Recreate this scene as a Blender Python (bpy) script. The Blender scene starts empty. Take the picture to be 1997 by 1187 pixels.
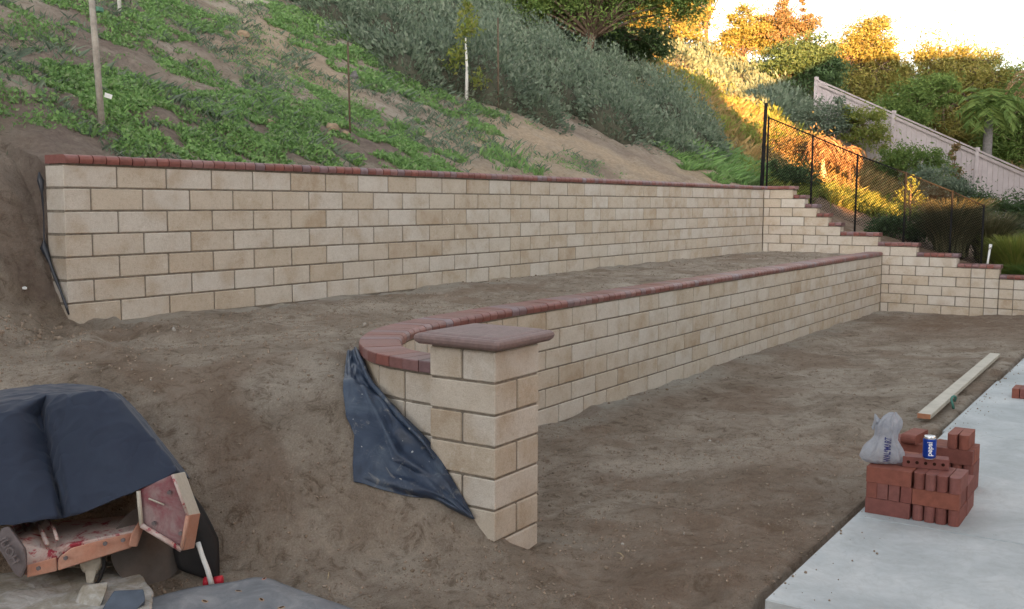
import bpy, bmesh, math, random
import numpy as np
from mathutils import Vector, Matrix, Euler

random.seed(5)
R = math.radians
scene = bpy.context.scene
COL = scene.collection

# ------------------------------------------------------------------ camera
CAM = np.array([-3.8689, -2.6418, .6229])
CF = np.array([.83070, .54759, -.10043]); CR = np.array([.55081, -.83461, .00536]); CU = np.array([.08089, .05977, .99493])
cam_d = bpy.data.cameras.new('camera'); cam = bpy.data.objects.new('camera', cam_d); COL.objects.link(cam)
cam_d.sensor_width = 36; cam_d.lens = 1986.6 / 1997 * 36
cam_d.clip_start = .05; cam_d.clip_end = 2000
M = Matrix(((CR[0], CU[0], -CF[0], CAM[0]), (CR[1], CU[1], -CF[1], CAM[1]), (CR[2], CU[2], -CF[2], CAM[2]), (0, 0, 0, 1)))
cam.matrix_world = M
scene.camera = cam

# ------------------------------------------------------------------ sky, sun, exposure
SUN_EL = 3.0
LIGHT_DIR = Vector((.815, .58, 0)).normalized()          # where the low sun's light travels to
sun_az = math.atan2(-LIGHT_DIR.y, -LIGHT_DIR.x)         # direction of the sun itself
w = bpy.data.worlds.new('World'); scene.world = w; w.use_nodes = True
nt = w.node_tree; nt.nodes.clear()
sky = nt.nodes.new('ShaderNodeTexSky'); sky.sky_type = 'NISHITA'; sky.sun_disc = False
sky.sun_elevation = R(SUN_EL); sky.sun_rotation = math.pi / 2 - sun_az
sky.air_density = 1.0; sky.dust_density = 2.0; sky.ozone_density = 1.0
bg = nt.nodes.new('ShaderNodeBackground'); bg.inputs[1].default_value = .15
out = nt.nodes.new('ShaderNodeOutputWorld')
hs = nt.nodes.new('ShaderNodeHueSaturation'); hs.inputs['Saturation'].default_value = .22     # sky colour desaturated towards white
nt.links.new(sky.outputs[0], hs.inputs['Color']); nt.links.new(hs.outputs[0], bg.inputs[0]); nt.links.new(bg.outputs[0], out.inputs[0])
sd = bpy.data.lights.new('sun', 'SUN'); sun = bpy.data.objects.new('sun', sd); COL.objects.link(sun)
sd.energy = 4.4; sd.angle = R(.5); sd.color = (1, .47, .16)
ce, se = math.cos(R(SUN_EL)), math.sin(R(SUN_EL))
sun.rotation_euler = Vector((LIGHT_DIR.x * ce, LIGHT_DIR.y * ce, -se)).to_track_quat('-Z', 'Y').to_euler()
vs = scene.view_settings; vs.view_transform = 'Standard'; vs.look = 'None'; vs.gamma = 1; vs.use_curve_mapping = False
vs.exposure = 3.0
scene.display_settings.display_device = 'sRGB'
scene.cycles.max_bounces = 6

# ------------------------------------------------------------------ material helpers
MATS = {}
def newmat(name, rough=.9, spec=.2):
    m = bpy.data.materials.new(name); m.use_nodes = True
    b = m.node_tree.nodes['Principled BSDF']; b.inputs['Roughness'].default_value = rough
    b.inputs['Specular IOR Level'].default_value = spec
    MATS[name] = m
    return m, m.node_tree, b

def N(nt, t, **kw):
    n = nt.nodes.new(t)
    for k, v in kw.items():
        if k.startswith('i_'):
            key = k[2:]; key = int(key) if key.isdigit() else key.replace('_', ' ')
            n.inputs[key].default_value = v
        else: setattr(n, k, v)
    return n

def ramp(nt, src, stops):
    r = nt.nodes.new('ShaderNodeValToRGB'); e = r.color_ramp.elements
    while len(e) < len(stops): e.new(.5)
    for el, (p, c) in zip(e, stops): el.position = p; el.color = (*c, 1) if len(c) == 3 else c
    nt.links.new(src, r.inputs[0]); return r.outputs[0]

def mix(nt, fac, a, b, mode='MIX'):
    n = nt.nodes.new('ShaderNodeMix'); n.data_type = 'RGBA'; n.blend_type = mode
    for i, v in ((0, fac), (6, a), (7, b)):
        if isinstance(v, (int, float)): n.inputs[i].default_value = v
        elif isinstance(v, tuple): n.inputs[i].default_value = (*v, 1)
        else: nt.links.new(v, n.inputs[i])
    return n.outputs[2]

def noise(nt, scale, detail=4, rough=.55, vec=None, dist=0):
    n = N(nt, 'ShaderNodeTexNoise', i_Scale=scale, i_Detail=detail, i_Roughness=rough, i_Distortion=dist)
    if vec is not None: nt.links.new(vec, n.inputs['Vector'])
    return n.outputs['Fac']

def bump(nt, b, h, strength=.3, dist=.01):
    n = N(nt, 'ShaderNodeBump', i_Strength=strength, i_Distance=dist)
    nt.links.new(h, n.inputs['Height']); nt.links.new(n.outputs[0], b.inputs['Normal'])

def objvec(nt, use_random=True):
    """object coordinates shifted by a per-object random number, so alike pieces differ"""
    tc = N(nt, 'ShaderNodeTexCoord'); oi = N(nt, 'ShaderNodeObjectInfo')
    if not use_random: return tc.outputs['Object'], oi.outputs['Random']
    mul = N(nt, 'ShaderNodeVectorMath', operation='SCALE'); mul.inputs[0].default_value = (37, 19, 53)
    nt.links.new(oi.outputs['Random'], mul.inputs['Scale'])
    add = N(nt, 'ShaderNodeVectorMath', operation='ADD')
    nt.links.new(tc.outputs['Object'], add.inputs[0]); nt.links.new(mul.outputs[0], add.inputs[1])
    return add.outputs[0], oi.outputs['Random']

def worldvec(nt):
    return N(nt, 'ShaderNodeNewGeometry').outputs['Position']

def m_block():
    m, nt, b = newmat('tan_block', .93, .15)
    v, rnd = objvec(nt)
    base = ramp(nt, rnd, [(0, (.475, .405, .325)), (.14, (.51, .447, .368)), (.34, (.53, .475, .405)), (.58, (.545, .50, .44)), (.8, (.565, .53, .482)), (1, (.52, .46, .385))])
    n1 = noise(nt, 5, 3, .5, v); blot = ramp(nt, n1, [(.3, (.86, .80, .73)), (.5, (1, 1, 1)), (.68, (1.06, 1.07, 1.08))])
    c = mix(nt, 1.0, base, blot, 'MULTIPLY')
    n2 = noise(nt, 160, 2, .6, v)
    c = mix(nt, .35, c, ramp(nt, n2, [(.3, (.55, .5, .45)), (.6, (1, 1, 1))]), 'MULTIPLY')
    n5 = noise(nt, 34, 5, .75, v); c = mix(nt, .5, c, ramp(nt, n5, [(.30, (.74, .69, .62)), (.48, (1, 1, 1)), (.7, (1.08, 1.08, 1.08))]), 'MULTIPLY')
    n4 = noise(nt, 11, 4, .7, v); c = mix(nt, ramp(nt, n4, [(.62, (0, 0, 0)), (.75, (.55, .55, .55))]), c, (.66, .63, .58))
    nt.links.new(c, b.inputs['Base Color']); bump(nt, b, noise(nt, 75, 6, .75, v), .6, .006)
    return m
def m_mortar():
    m, nt, b = newmat('mortar', .95, .1)
    v = worldvec(nt)
    c = ramp(nt, noise(nt, 25, 4, .6, v), [(.3, (.15, .13, .108)), (.7, (.27, .24, .20))])
    nt.links.new(c, b.inputs['Base Color']); bump(nt, b, noise(nt, 90, 4, .7, v), .6, .006)
    return m
def m_brick(name, cols, rough=.6):
    m, nt, b = newmat(name, rough, .4)
    v, rnd = objvec(nt)
    k = len(cols); base = ramp(nt, rnd, [(i / (k - 1), c) for i, c in enumerate(cols)])
    c = mix(nt, .7, base, ramp(nt, noise(nt, 22, 4, .65, v), [(.3, (.72, .66, .66)), (.6, (1.08, 1.05, 1.05))]), 'MULTIPLY')
    nt.links.new(c, b.inputs['Base Color']); bump(nt, b, noise(nt, 140, 3, .7, v), .25, .003)
    return m
def m_soil():
    m, nt, b = newmat('soil', .97, .08)
    v = worldvec(nt)
    c = ramp(nt, noise(nt, 1.6, 8, .68, v, .4), [(.26, (.225, .178, .138)), (.42, (.365, .305, .248)), (.55, (.47, .405, .34)), (.74, (.58, .52, .45))])
    c = mix(nt, .8, c, ramp(nt, noise(nt, 11, 7, .76, v, .8), [(.37, (.45, .40, .35)), (.47, (.93, .92, .91)), (.72, (1.2, 1.19, 1.18))]), 'MULTIPLY')
    c = mix(nt, .4, c, ramp(nt, noise(nt, 110, 3, .7, v), [(.36, (.65, .63, .6)), (.55, (1, 1, 1)), (.72, (1.5, 1.48, 1.45))]), 'MULTIPLY')
    for an, colr in (('dust', (.50, .48, .435)), ('tan', (.56, .44, .32)), ('dark', (.25, .17, .12)), ('grey', (.27, .215, .185))):
        at = N(nt, 'ShaderNodeAttribute', attribute_name=an)
        f = N(nt, 'ShaderNodeMath', operation='MULTIPLY'); nt.links.new(at.outputs['Fac'], f.inputs[0])
        nn = ramp(nt, noise(nt, 5, 5, .7, v), [(.25, (.25, .25, .25)), (.55, (1, 1, 1))]); nt.links.new(nn, f.inputs[1])
        vv = mix(nt, .6, colr, ramp(nt, noise(nt, 18, 5, .7, v), [(.3, (.55, .52, .5)), (.7, (1.3, 1.3, 1.3))]), 'MULTIPLY')
        c = mix(nt, f.outputs[0], c, vv)
    nt.links.new(c, b.inputs['Base Color'])
    h = N(nt, 'ShaderNodeMath', operation='ADD'); nt.links.new(noise(nt, 22, 8, .75, v, .3), h.inputs[0]); nt.links.new(noise(nt, 90, 5, .75, v), h.inputs[1])
    bump(nt, b, h.outputs[0], 1.0, .035)
    return m
def m_concrete():
    m, nt, b = newmat('concrete', .8, .3)
    v = worldvec(nt)
    c = ramp(nt, noise(nt, 1.7, 6, .6, v, .5), [(.3, (.34, .37, .385)), (.5, (.43, .465, .485)), (.72, (.54, .57, .585))])
    c = mix(nt, .5, c, ramp(nt, noise(nt, 9, 5, .7, v, 1.5), [(.3, (.8, .8, .8)), (.6, (1.05, 1.05, 1.05))]), 'MULTIPLY')
    c = mix(nt, ramp(nt, noise(nt, 4.2, 6, .75, v, .3), [(.66, (0, 0, 0)), (.74, (.55, .55, .55))]), c, (.30, .27, .235))
    c = mix(nt, ramp(nt, noise(nt, 2.6, 8, .7, v, 2.5), [(.47, (0, 0, 0)), (.5, (.22, .22, .22)), (.53, (0, 0, 0))]), c, (.30, .31, .31))
    c = mix(nt, ramp(nt, noise(nt, 26, 3, .6, v), [(.71, (0, 0, 0)), (.76, (.8, .8, .8))]), c, (.12, .10, .09))
    nt.links.new(c, b.inputs['Base Color']); bump(nt, b, noise(nt, 60, 5, .7, v), .2, .004)
    return m
def m_simple(name, col, rough=.7, spec=.3, var=.25, scale=12, bmp=.15, bs=60, metal=0, coord='obj'):
    m, nt, b = newmat(name, rough, spec)
    v = objvec(nt)[0] if coord == 'obj' else worldvec(nt)
    c = ramp(nt, noise(nt, scale, 5, .65, v), [(.28, tuple(x * (1 - var) for x in col)), (.72, tuple(min(1, x * (1 + var)) for x in col))])
    nt.links.new(c, b.inputs['Base Color']); b.inputs['Metallic'].default_value = metal
    if bmp: bump(nt, b, noise(nt, bs, 4, .7, v), bmp, .006)
    return m
def m_leaf(name, cols, transl=.25, rough=.6):
    m, nt, b = newmat(name, rough, .25)
    g = N(nt, 'ShaderNodeNewGeometry')
    k = len(cols); c = ramp(nt, g.outputs['Random Per Island'], [(i / (k - 1), cc) for i, cc in enumerate(cols)])
    big = noise(nt, .9, 3, .6, g.outputs['Position'])
    c = mix(nt, .5, c, ramp(nt, big, [(.32, (.62, .66, .6)), (.65, (1.15, 1.12, 1.0))]), 'MULTIPLY')
    nt.links.new(c, b.inputs['Base Color'])
    tr = N(nt, 'ShaderNodeBsdfTranslucent'); nt.links.new(c, tr.inputs[0])
    ms = N(nt, 'ShaderNodeMixShader', i_0=transl)
    o = nt.nodes['Material Output']
    nt.links.new(b.outputs[0], ms.inputs[1]); nt.links.new(tr.outputs[0], ms.inputs[2]); nt.links.new(ms.outputs[0], o.inputs[0])
    return m
def m_paint(name, cols, scale=14, rough=.55, stretch=(1, 1, 1)):
    """worn paint: hard-edged blotches of several colours"""
    m, nt, b = newmat(name, rough, .4)
    tc = N(nt, 'ShaderNodeTexCoord'); mp = N(nt, 'ShaderNodeMapping'); mp.inputs['Scale'].default_value = stretch
    nt.links.new(tc.outputs['Object'], mp.inputs[0])
    n = noise(nt, scale, 6, .7, mp.outputs[0], .6)
    c = ramp(nt, n, cols); c = mix(nt, .5, c, ramp(nt, noise(nt, 70, 4, .7, mp.outputs[0]), [(.3, (.7, .68, .66)), (.6, (1, 1, 1))]), 'MULTIPLY')
    nt.links.new(c, b.inputs['Base Color']); bump(nt, b, noise(nt, 45, 4, .7, mp.outputs[0]), .3, .003)
    return m
# ------------------------------------------------------------------ object helpers
def mesh(name, verts, faces, mat=None, smooth=False):
    me = bpy.data.meshes.new(name); me.from_pydata([tuple(map(float, v)) for v in verts], [], [tuple(f) for f in faces]); me.update()
    if mat is not None:
        for mm in (mat if isinstance(mat, (list, tuple)) else [mat]): me.materials.append(mm)
    if smooth: me.shade_smooth()
    return me

def fastmesh(name, V, F, mat, smooth=False):
    """V (n,3) array; F (m,k) array with a fixed k"""
    V = np.asarray(V, np.float32); F = np.asarray(F, np.int32); k = F.shape[1]
    me = bpy.data.meshes.new(name)
    me.vertices.add(len(V)); me.vertices.foreach_set('co', V.ravel())
    me.loops.add(F.size); me.loops.foreach_set('vertex_index', F.ravel())
    me.polygons.add(len(F)); me.polygons.foreach_set('loop_start', np.arange(0, F.size, k, dtype=np.int32)); me.polygons.foreach_set('loop_total', np.full(len(F), k, np.int32))
    me.update(calc_edges=True); me.validate()
    me.materials.append(mat)
    if smooth: me.shade_smooth()
    return me

def ob(name, me, parent=None, loc=None, rot=None, label=None, cat=None, group=None, kind=None):
    o = bpy.data.objects.new(name, me); COL.objects.link(o)
    if parent is not None: o.parent = parent
    if loc is not None: o.location = loc
    if rot is not None: o.rotation_euler = rot
    for k, v in (('label', label), ('category', cat), ('group', group), ('kind', kind)):
        if v: o[k] = v
    return o
def thing(name, label, cat, loc=(0, 0, 0), rot=None, group=None):
    return ob(name, None, None, loc, rot, label, cat, group)

def chamfer_box(lx, ly, lz, c):
    """box centred on the origin with chamfered edges, 26 faces"""
    V = []; idx = {}
    hx, hy, hz = lx / 2, ly / 2, lz / 2
    for sx in (-1, 1):
        for sy in (-1, 1):
            for sz in (-1, 1):
                for ax in range(3):
                    p = [sx * (hx - c), sy * (hy - c), sz * (hz - c)]
                    p[ax] = (sx * hx, sy * hy, sz * hz)[ax]
                    idx[(sx, sy, sz, ax)] = len(V); V.append(p)
    bm = bmesh.new(); vs_ = [bm.verts.new(v) for v in V]
    bmesh.ops.convex_hull(bm, input=vs_)
    bmesh.ops.dissolve_limit(bm, angle_limit=.01, verts=bm.verts, edges=bm.edges)
    return bm
def bm_mesh(name, bm, mat, smooth=False):
    me = bpy.data.meshes.new(name); bmesh.ops.recalc_face_normals(bm, faces=bm.faces); bm.to_mesh(me); bm.free()
    for mm in (mat if isinstance(mat, (list, tuple)) else [mat]): me.materials.append(mm)
    if smooth: me.shade_smooth()
    return me
def box_mesh(name, lx, ly, lz, c, mat):
    return bm_mesh(name, chamfer_box(lx, ly, lz, c), mat)

def hull(name, pts, mat, parent=None, bev=.004, seg=1, **kw):
    P0 = np.mean(np.array(pts, float), 0)
    bm = bmesh.new(); vs_ = [bm.verts.new(np.array(p) - P0) for p in pts]
    r = bmesh.ops.convex_hull(bm, input=vs_)
    bmesh.ops.delete(bm, geom=[v for v in bm.verts if not v.link_faces], context='VERTS')
    bmesh.ops.dissolve_limit(bm, angle_limit=.06, verts=bm.verts, edges=bm.edges)
    if bev: bmesh.ops.bevel(bm, geom=list(bm.edges), offset=bev, segments=seg, affect='EDGES', profile=.6)
    return ob(name, bm_mesh(name, bm, mat), parent, loc=P0, **kw)

def frame_of(d):
    d = Vector(d).normalized(); a = Vector((0, 0, 1)) if abs(d.z) < .9 else Vector((1, 0, 0))
    u = d.cross(a).normalized(); return u, d.cross(u).normalized()
def tube_bm(bm, pts, radii, n=8, cap=True):
    pts = [Vector(p) for p in pts]
    if not hasattr(radii, '__len__'): radii = [radii] * len(pts)
    rings = []
    u0 = None
    for i, p in enumerate(pts):
        d = (pts[min(i + 1, len(pts) - 1)] - pts[max(i - 1, 0)]).normalized()
        if u0 is None: u, v = frame_of(d)
        else:
            u = (u0 - d * u0.dot(d)).normalized(); v = d.cross(u)
        u0 = u
        rings.append([bm.verts.new(p + (u * math.cos(2 * math.pi * k / n) + v * math.sin(2 * math.pi * k / n)) * radii[i]) for k in range(n)])
    for a, b in zip(rings[:-1], rings[1:]):
        for k in range(n): bm.faces.new((a[k], a[(k + 1) % n], b[(k + 1) % n], b[k]))
    if cap: bm.faces.new(rings[0][::-1]); bm.faces.new(rings[-1])
def tube(name, pts, radii, mat, parent=None, n=8, **kw):
    bm = bmesh.new(); o0 = Vector(pts[0]); tube_bm(bm, [Vector(p) - o0 for p in pts], radii, n)
    return ob(name, bm_mesh(name, bm, mat, True), parent, loc=o0, **kw)

def inpoly(X, Y, poly):
    ins = np.zeros(X.shape, bool); n = len(poly)
    for i in range(n):
        x0, y0 = poly[i]; x1, y1 = poly[(i + 1) % n]
        c = ((y0 > Y) != (y1 > Y)) & (X < (x1 - x0) * (Y - y0) / (y1 - y0 + 1e-12) + x0)
        ins ^= c
    return ins
def sample(poly, n, rs):
    P = np.array(poly); lo, hi = P.min(0), P.max(0); out = np.zeros((0, 2))
    while len(out) < n:
        q = lo + rs.rand(n * 2, 2) * (hi - lo); out = np.vstack([out, q[inpoly(q[:, 0], q[:, 1], poly)]])
    return out[:n]

def leaf_quads(C, size, aspect, rs, up=0.0, dirs=None, fold=0):
    """diamond leaves centred at C; size array or number; aspect width/length; up biases the long axis upward"""
    n = len(C); d = rs.normal(size=(n, 3)) if dirs is None else dirs + rs.normal(size=(n, 3)) * .35
    d[:, 2] += up; d /= np.linalg.norm(d, axis=1)[:, None]
    r = rs.normal(size=(n, 3)); s = np.cross(d, r); s /= np.linalg.norm(s, axis=1)[:, None] + 1e-9
    L = (np.ones(n) * size * (.6 + .8 * rs.rand(n)))[:, None]
    V = np.empty((n, 4, 3))
    V[:, 0] = C - d * L / 2; V[:, 2] = C + d * L / 2
    V[:, 1] = C + s * L * aspect / 2 - d * L * .08; V[:, 3] = C - s * L * aspect / 2 - d * L * .08
    return V.reshape(-1, 3)
def leaf_mesh(name, Vs, mat):
    V = np.vstack(Vs) if isinstance(Vs, list) else Vs
    return fastmesh(name, V, np.arange(len(V)).reshape(-1, 4), mat)
def blades(P, h, wd, rs, lean=.35):
    """grass blades: narrow upright triangles stored as quads"""
    n = len(P); a = rs.rand(n) * 6.283; H = (h * (.5 + rs.rand(n)))
    side = np.stack([np.cos(a), np.sin(a), np.zeros(n)], 1) * (wd * (.6 + .8 * rs.rand(n)))[:, None] / 2
    ln = rs.normal(size=(n, 3)) * lean; ln[:, 2] = 0
    top = P + ln * H[:, None]; top[:, 2] += H
    mid = P + ln * H[:, None] * .3; mid[:, 2] += H * .55
    V = np.empty((n, 4, 3)); V[:, 0] = P - side * .6; V[:, 1] = P + side * .6; V[:, 2] = (mid + side + top * 0) ; V[:, 3] = top
    V[:, 2] = mid + side
    return V.reshape(-1, 3)

def at(px, py, D):
    """a point of the place D metres ahead of where the photographer stood"""
    d = CF + CR * (px - 998.5) / 1986.6 - CU * (py - 593.5) / 1986.6
    return CAM + d * D
# ------------------------------------------------------------------ terrain height (metres; X runs along the walls, Y up the hill)
def sm(a, b, x):
    t = np.clip((x - a) / (b - a), 0, 1)
    return t * t * (3 - 2 * t)

def vnoise(X, Y, s, seed=0):
    """smooth value noise in -1..1"""
    rs = np.random.RandomState(seed + 11)
    tab = rs.rand(256, 256) * 2 - 1
    x = np.asarray(X) / s + 37.3; y = np.asarray(Y) / s + 91.7
    xi = np.floor(x).astype(int); yi = np.floor(y).astype(int)
    fx = x - xi; fy = y - yi
    fx = fx * fx * (3 - 2 * fx); fy = fy * fy * (3 - 2 * fy)
    a = tab[xi % 256, yi % 256]; b = tab[(xi + 1) % 256, yi % 256]
    c = tab[xi % 256, (yi + 1) % 256]; d = tab[(xi + 1) % 256, (yi + 1) % 256]
    return (a * (1 - fx) + b * fx) * (1 - fy) + (c * (1 - fx) + d * fx) * fy

PATH = [(.14, -1.0), (.14, .40), (.155, .57), (.22, .80), (.39, 1.03), (.64, 1.23), (.95, 1.385), (1.35, 1.48), (1.85, 1.535), (2.5, 1.5625), (13.2, 1.5625)]

def path_side(X, Y):
    """signed distance to the planter wall's centre line, positive on the low side"""
    best = np.full(X.shape, 1e9); sign = np.ones(X.shape)
    for (x0, y0), (x1, y1) in zip(PATH[:-1], PATH[1:]):
        dx, dy = x1 - x0, y1 - y0; l2 = dx * dx + dy * dy
        t = np.clip(((X - x0) * dx + (Y - y0) * dy) / l2, 0, 1)
        d = np.hypot(X - x0 - t * dx, Y - y0 - t * dy)
        s = np.where((X - x0) * dy - (Y - y0) * dx > 0, 1.0, -1.0)
        m = d < best - 1e-9
        best = np.where(m, d, best); sign = np.where(m, s, sign)
    return best * sign

def height(X, Y, detail=True):
    X = np.asarray(X, float); Y = np.asarray(Y, float)
    q = Y + .9 * np.minimum(X, 0)
    up = np.interp(q, [-2.5, -.35, 0, .06, .18, .27, .40, .54, .69, .88, 1.2, 1.6, 2.1], [-1.09, -1.06, -.99, -.93, -.80, -.70, -.60, -.50, -.42, -.33, -.25, -.215, -.205])
    low = -1.115 + .075 * sm(.6, -1.2, Y)
    low = np.where((X > .05) & (Y < -1.24), -1.16, low)
    d = path_side(X, Y)
    w = sm(-.05, .05, d)
    z = up * (1 - w) + low * w
    und = .10 * vnoise(X, Y, 1.9, 1) + .05 * vnoise(X, Y, .7, 2)
    far = sm(3.9, 5.0, Y)
    plane = .86 + .5 * (Y - 3.75) + und * far
    plane = np.where(Y > 15.6, np.minimum(plane, .86 + .5 * 11.85 + und + .03 * (Y - 15.6)), plane)
    # left end: the bank spills round the end of the tall wall
    Yb = Y + .30 * np.clip(-X, 0, 3)
    bank = np.interp(Yb, [2.75, 3.2, 3.475, 3.62, 3.70, 3.80, 3.95, 4.25, 60], [-9, -.18, -.13, .00, .28, .55, .80, 1.10, 1.10 + 55.75 * .5])
    bank = np.where(Yb < 3.2, -.2 + (Yb - 3.2) * 2.5, bank)
    bank = np.where(Y > 15.6, np.minimum(bank, plane), bank)
    lft = np.maximum(z, bank + und * .5 * sm(3.3, 4.4, Yb))
    hillz = np.where(Y > 3.575, plane, z)
    wl = np.where(Y < 3.575, 1 - sm(0.0, .42, X), 1 - sm(.094, .13, X))
    zl = lft * wl + hillz * (1 - wl)
    # beyond the stepped wall
    g = np.interp(Y, [-60, -6, -1.0, .3, 1.5, 2.2, 2.75, 3.2, 3.75], [-2.2, -1.5, -.78, -.40, -.06, .12, .42, .64, .86])
    g = np.where(Y > 3.75, plane, g + .05 * vnoise(X, Y, 1.1, 3))
    zr = np.where(X > 13.39, g, zl)
    z = zr
    if detail:
        # footprints, clods, crumbs; nothing inside the slab
        a = .022 * vnoise(X, Y, .55, 4) + .015 * vnoise(X, Y, .17, 5) + .009 * vnoise(X, Y, .08, 6)
        pit = vnoise(X, Y + .3 * X, .26, 14); a = a - .022 * sm(.45, .8, pit)
        a = a + .10 * np.where(Y > 3.7, 1, 0) * (vnoise(X, Y, .35, 7) * .35 + .2 * vnoise(X, Y, .16, 8))
        a = a + np.where((X < .35) & (Y > 2.4) & (Y < 4.4), .05, 0) * (vnoise(X, Y, .22, 9) + .5 * vnoise(X, Y, .1, 10))
        ridge = vnoise(X, Y, .3, 12)
        a = a + .012 * np.where(ridge > .35, (ridge - .35) * 2, 0)
        z = z + a * np.where((X > .0) & (Y < -1.2) & (Y > -7), .15, 1.0)
    return z
# ------------------------------------------------------------------ materials
BLOCK = m_block(); MORTAR = m_mortar(); SOIL = m_soil(); CONC = m_concrete()
CAPB = m_brick('red_cap_brick', [(.22, .085, .07), (.19, .078, .07), (.25, .095, .078), (.21, .11, .105), (.18, .12, .13), (.25, .13, .12), (.18, .068, .058), (.23, .11, .10), (.20, .15, .17)], .42)
LOOSEB = m_brick('loose_brick', [(.205, .072, .06), (.18, .066, .056), (.25, .085, .056), (.20, .075, .066), (.225, .095, .083), (.19, .068, .058)], .8)
STONE = m_simple('dusky_cap_stone', (.21, .15, .145), .6, .35, .18, 30, .3, 120)

# ------------------------------------------------------------------ ground sheet
def seq(*parts):
    a = []
    for p in parts: a += list(p)
    return np.unique(np.round(np.array(a, float), 4))
ar = np.arange
gx = seq([-400, -150, -60, -30, -18, -12, -8, -6, -5, -4], ar(-3.4, 4.5, .035), [.082, .090, .096, .13], ar(4.5, 13.3, .09), ar(13.3, 13.6, .03), ar(13.6, 26, .14), ar(26, 60, .5), [62, 66, 72, 80, 95, 120, 160, 250, 400])
gy = seq([-400, -150, -60, -30, -15, -8, -5, -3, -2.2], ar(-1.9, 1.4, .04), ar(1.4, 3.4, .035), ar(3.4, 4.4, .026), ar(4.4, 8, .055), ar(8, 16.5, .11), ar(17, 30, 1.), [34, 40, 50, 70, 110, 200, 400])
GX, GY = np.meshgrid(gx, gy)
GZ = height(GX, GY)
V = np.stack([GX.ravel(), GY.ravel(), GZ.ravel()], 1)
nx, ny = len(gx), len(gy)
ii = (np.arange(ny - 1)[:, None] * nx + np.arange(nx - 1)[None]).ravel()
me = fastmesh('ground', V, np.stack([ii, ii + 1, ii + 1 + nx, ii + nx], 1), SOIL, True)
TAN_P = [[(5.89, 8.21), (6.91, 8.59), (6.57, 7.45), (6.3, 6.43), (5.5, 6.0), (4.6, 6.2), (4.2, 6.9)],
         [(6.29, 5.4), (8.5, 6.0), (9.58, 5.45), (11.92, 4.8), (13.5, 4.3), (13.5, 3.6), (7.26, 3.6), (4.0, 3.6), (5.0, 4.6)]]
def soft(poly, r=.35):
    acc = np.zeros(GX.shape)
    for k in range(12):
        a = k * 2.399; rr = r * math.sqrt((k + .5) / 12)
        acc += inpoly(GX + rr * math.cos(a) + .3 * vnoise(GX, GY, .5, 21), GY + rr * math.sin(a) + .3 * vnoise(GX, GY, .5, 22), poly)
    return acc / 12
tan = np.clip(soft(TAN_P[0]) * .85 + soft(TAN_P[1]) * .95 * np.clip(.7 + .5 * vnoise(GX, GY, .8, 31), 0, 1), 0, 1)
dpath = path_side(GX, GY)
dust = sm(.55, .1, dpath) * (dpath > -.02) * (GX > .4) * np.clip(.65 + .5 * vnoise(GX, GY, .6, 41), 0, 1)
db = 3.475 - GY
dust = np.maximum(dust, sm(.55, .05, db) * (db > -.05) * sm(.1, .5, GX) * (GX < 13.3) * np.clip(.6 + .5 * vnoise(GX, GY, .6, 42), 0, 1))
dx = 13.29 - GX
dust = np.maximum(dust, sm(.5, .05, dx) * (dx > -.05) * (GY < 3.5) * .8)
damp = sm(.1, .8, vnoise(GX, GY, 2.4, 51) + .35 * vnoise(GX, GY, .5, 52)) * (GY < 1.5) * (dpath > 0) * .7
damp = np.maximum(damp, sm(8.5, 11.5, GX) * sm(1.0, .5, GY) * .75 * (GX < 13.3))
damp = np.maximum(damp, sm(.9, .1, np.abs(GY + .85)) * sm(2.6, .6, np.abs(GX - 1.0)) * .7)
damp = np.maximum(damp, sm(.35, .6, vnoise(GX, GY, .45, 53)) * .5 * (GY < 3.4))
damp = np.maximum(damp, ((GX > 13.5) & (GY < 3.6)) * .9)
greyd = sm(1.1, .1, np.abs(GX - .6 - (GY - 4) * .8)) * (GY > 3.6) * .9
greyd = np.maximum(greyd, (GY > 4.0) * (GX < 13.4) * sm(-.1, .5, vnoise(GX, GY, 1.3, 61)) * (1 - tan))
for nm, arr in (('dust', dust), ('tan', tan), ('dark', damp), ('grey', greyd)):
    at_ = me.attributes.new(nm, 'FLOAT', 'POINT'); at_.data.foreach_set('value', arr.ravel().astype(np.float32))
ob('ground', me, kind='structure')

# ------------------------------------------------------------------ concrete slab beside the yard
patio = ob('pavement', None, kind='structure')
xs = [.09, 1.45, 3.86, 6.37, 8.85, 11.3, 13.2]
for i, (a, b) in enumerate(zip(xs[:-1], xs[1:])):
    y0 = -1.285 + (.02 if i == 2 else 0)
    for ya, yb in ((y0, -3.7), (-3.706, -6.2)):
        ob('paving_panel', box_mesh('paving_panel', b - a - .007, ya - yb, .12, .006, CONC), patio, ((a + b) / 2, (ya + yb) / 2, -1.0 - .06))

# ------------------------------------------------------------------ block and cap-brick makers
CH = .1524; BL = .4064; J = .0115
_bm = {}
def block_mesh(l, wd=.2):
    k = (round(l, 3), round(wd, 3))
    if k not in _bm: _bm[k] = box_mesh('block', l, wd, CH - J, .0045, BLOCK)
    return _bm[k]
rb = random.Random(3)
def lay_row(parent, org, ang, inward, z_top, joints, wd=.2):
    """a row of blocks along a wall; joints = sorted positions along it; inward = unit vector from the face into the wall"""
    ca, sa = math.cos(ang), math.sin(ang)
    for a, b in zip(joints[:-1], joints[1:]):
        l = b - a - J
        if l < .03: continue
        s = (a + b) / 2; off = wd / 2 + rb.uniform(-.0015, .0015)
        ob('block', block_mesh(l, wd), parent, (org[0] + ca * s + inward[0] * off, org[1] + sa * s + inward[1] * off, z_top - CH / 2 + rb.uniform(-.0008, .0008)), (rb.uniform(-.003, .003), rb.uniform(-.002, .002), ang))
def joints_between(s0, s1, first, step=BL):
    k = math.ceil((s0 - first) / step - 1e-6); j = [s0]
    x = first + k * step
    while x < s1 - .03:
        if x > s0 + .03: j.append(x)
        x += step
    j.append(s1); return j
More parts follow.
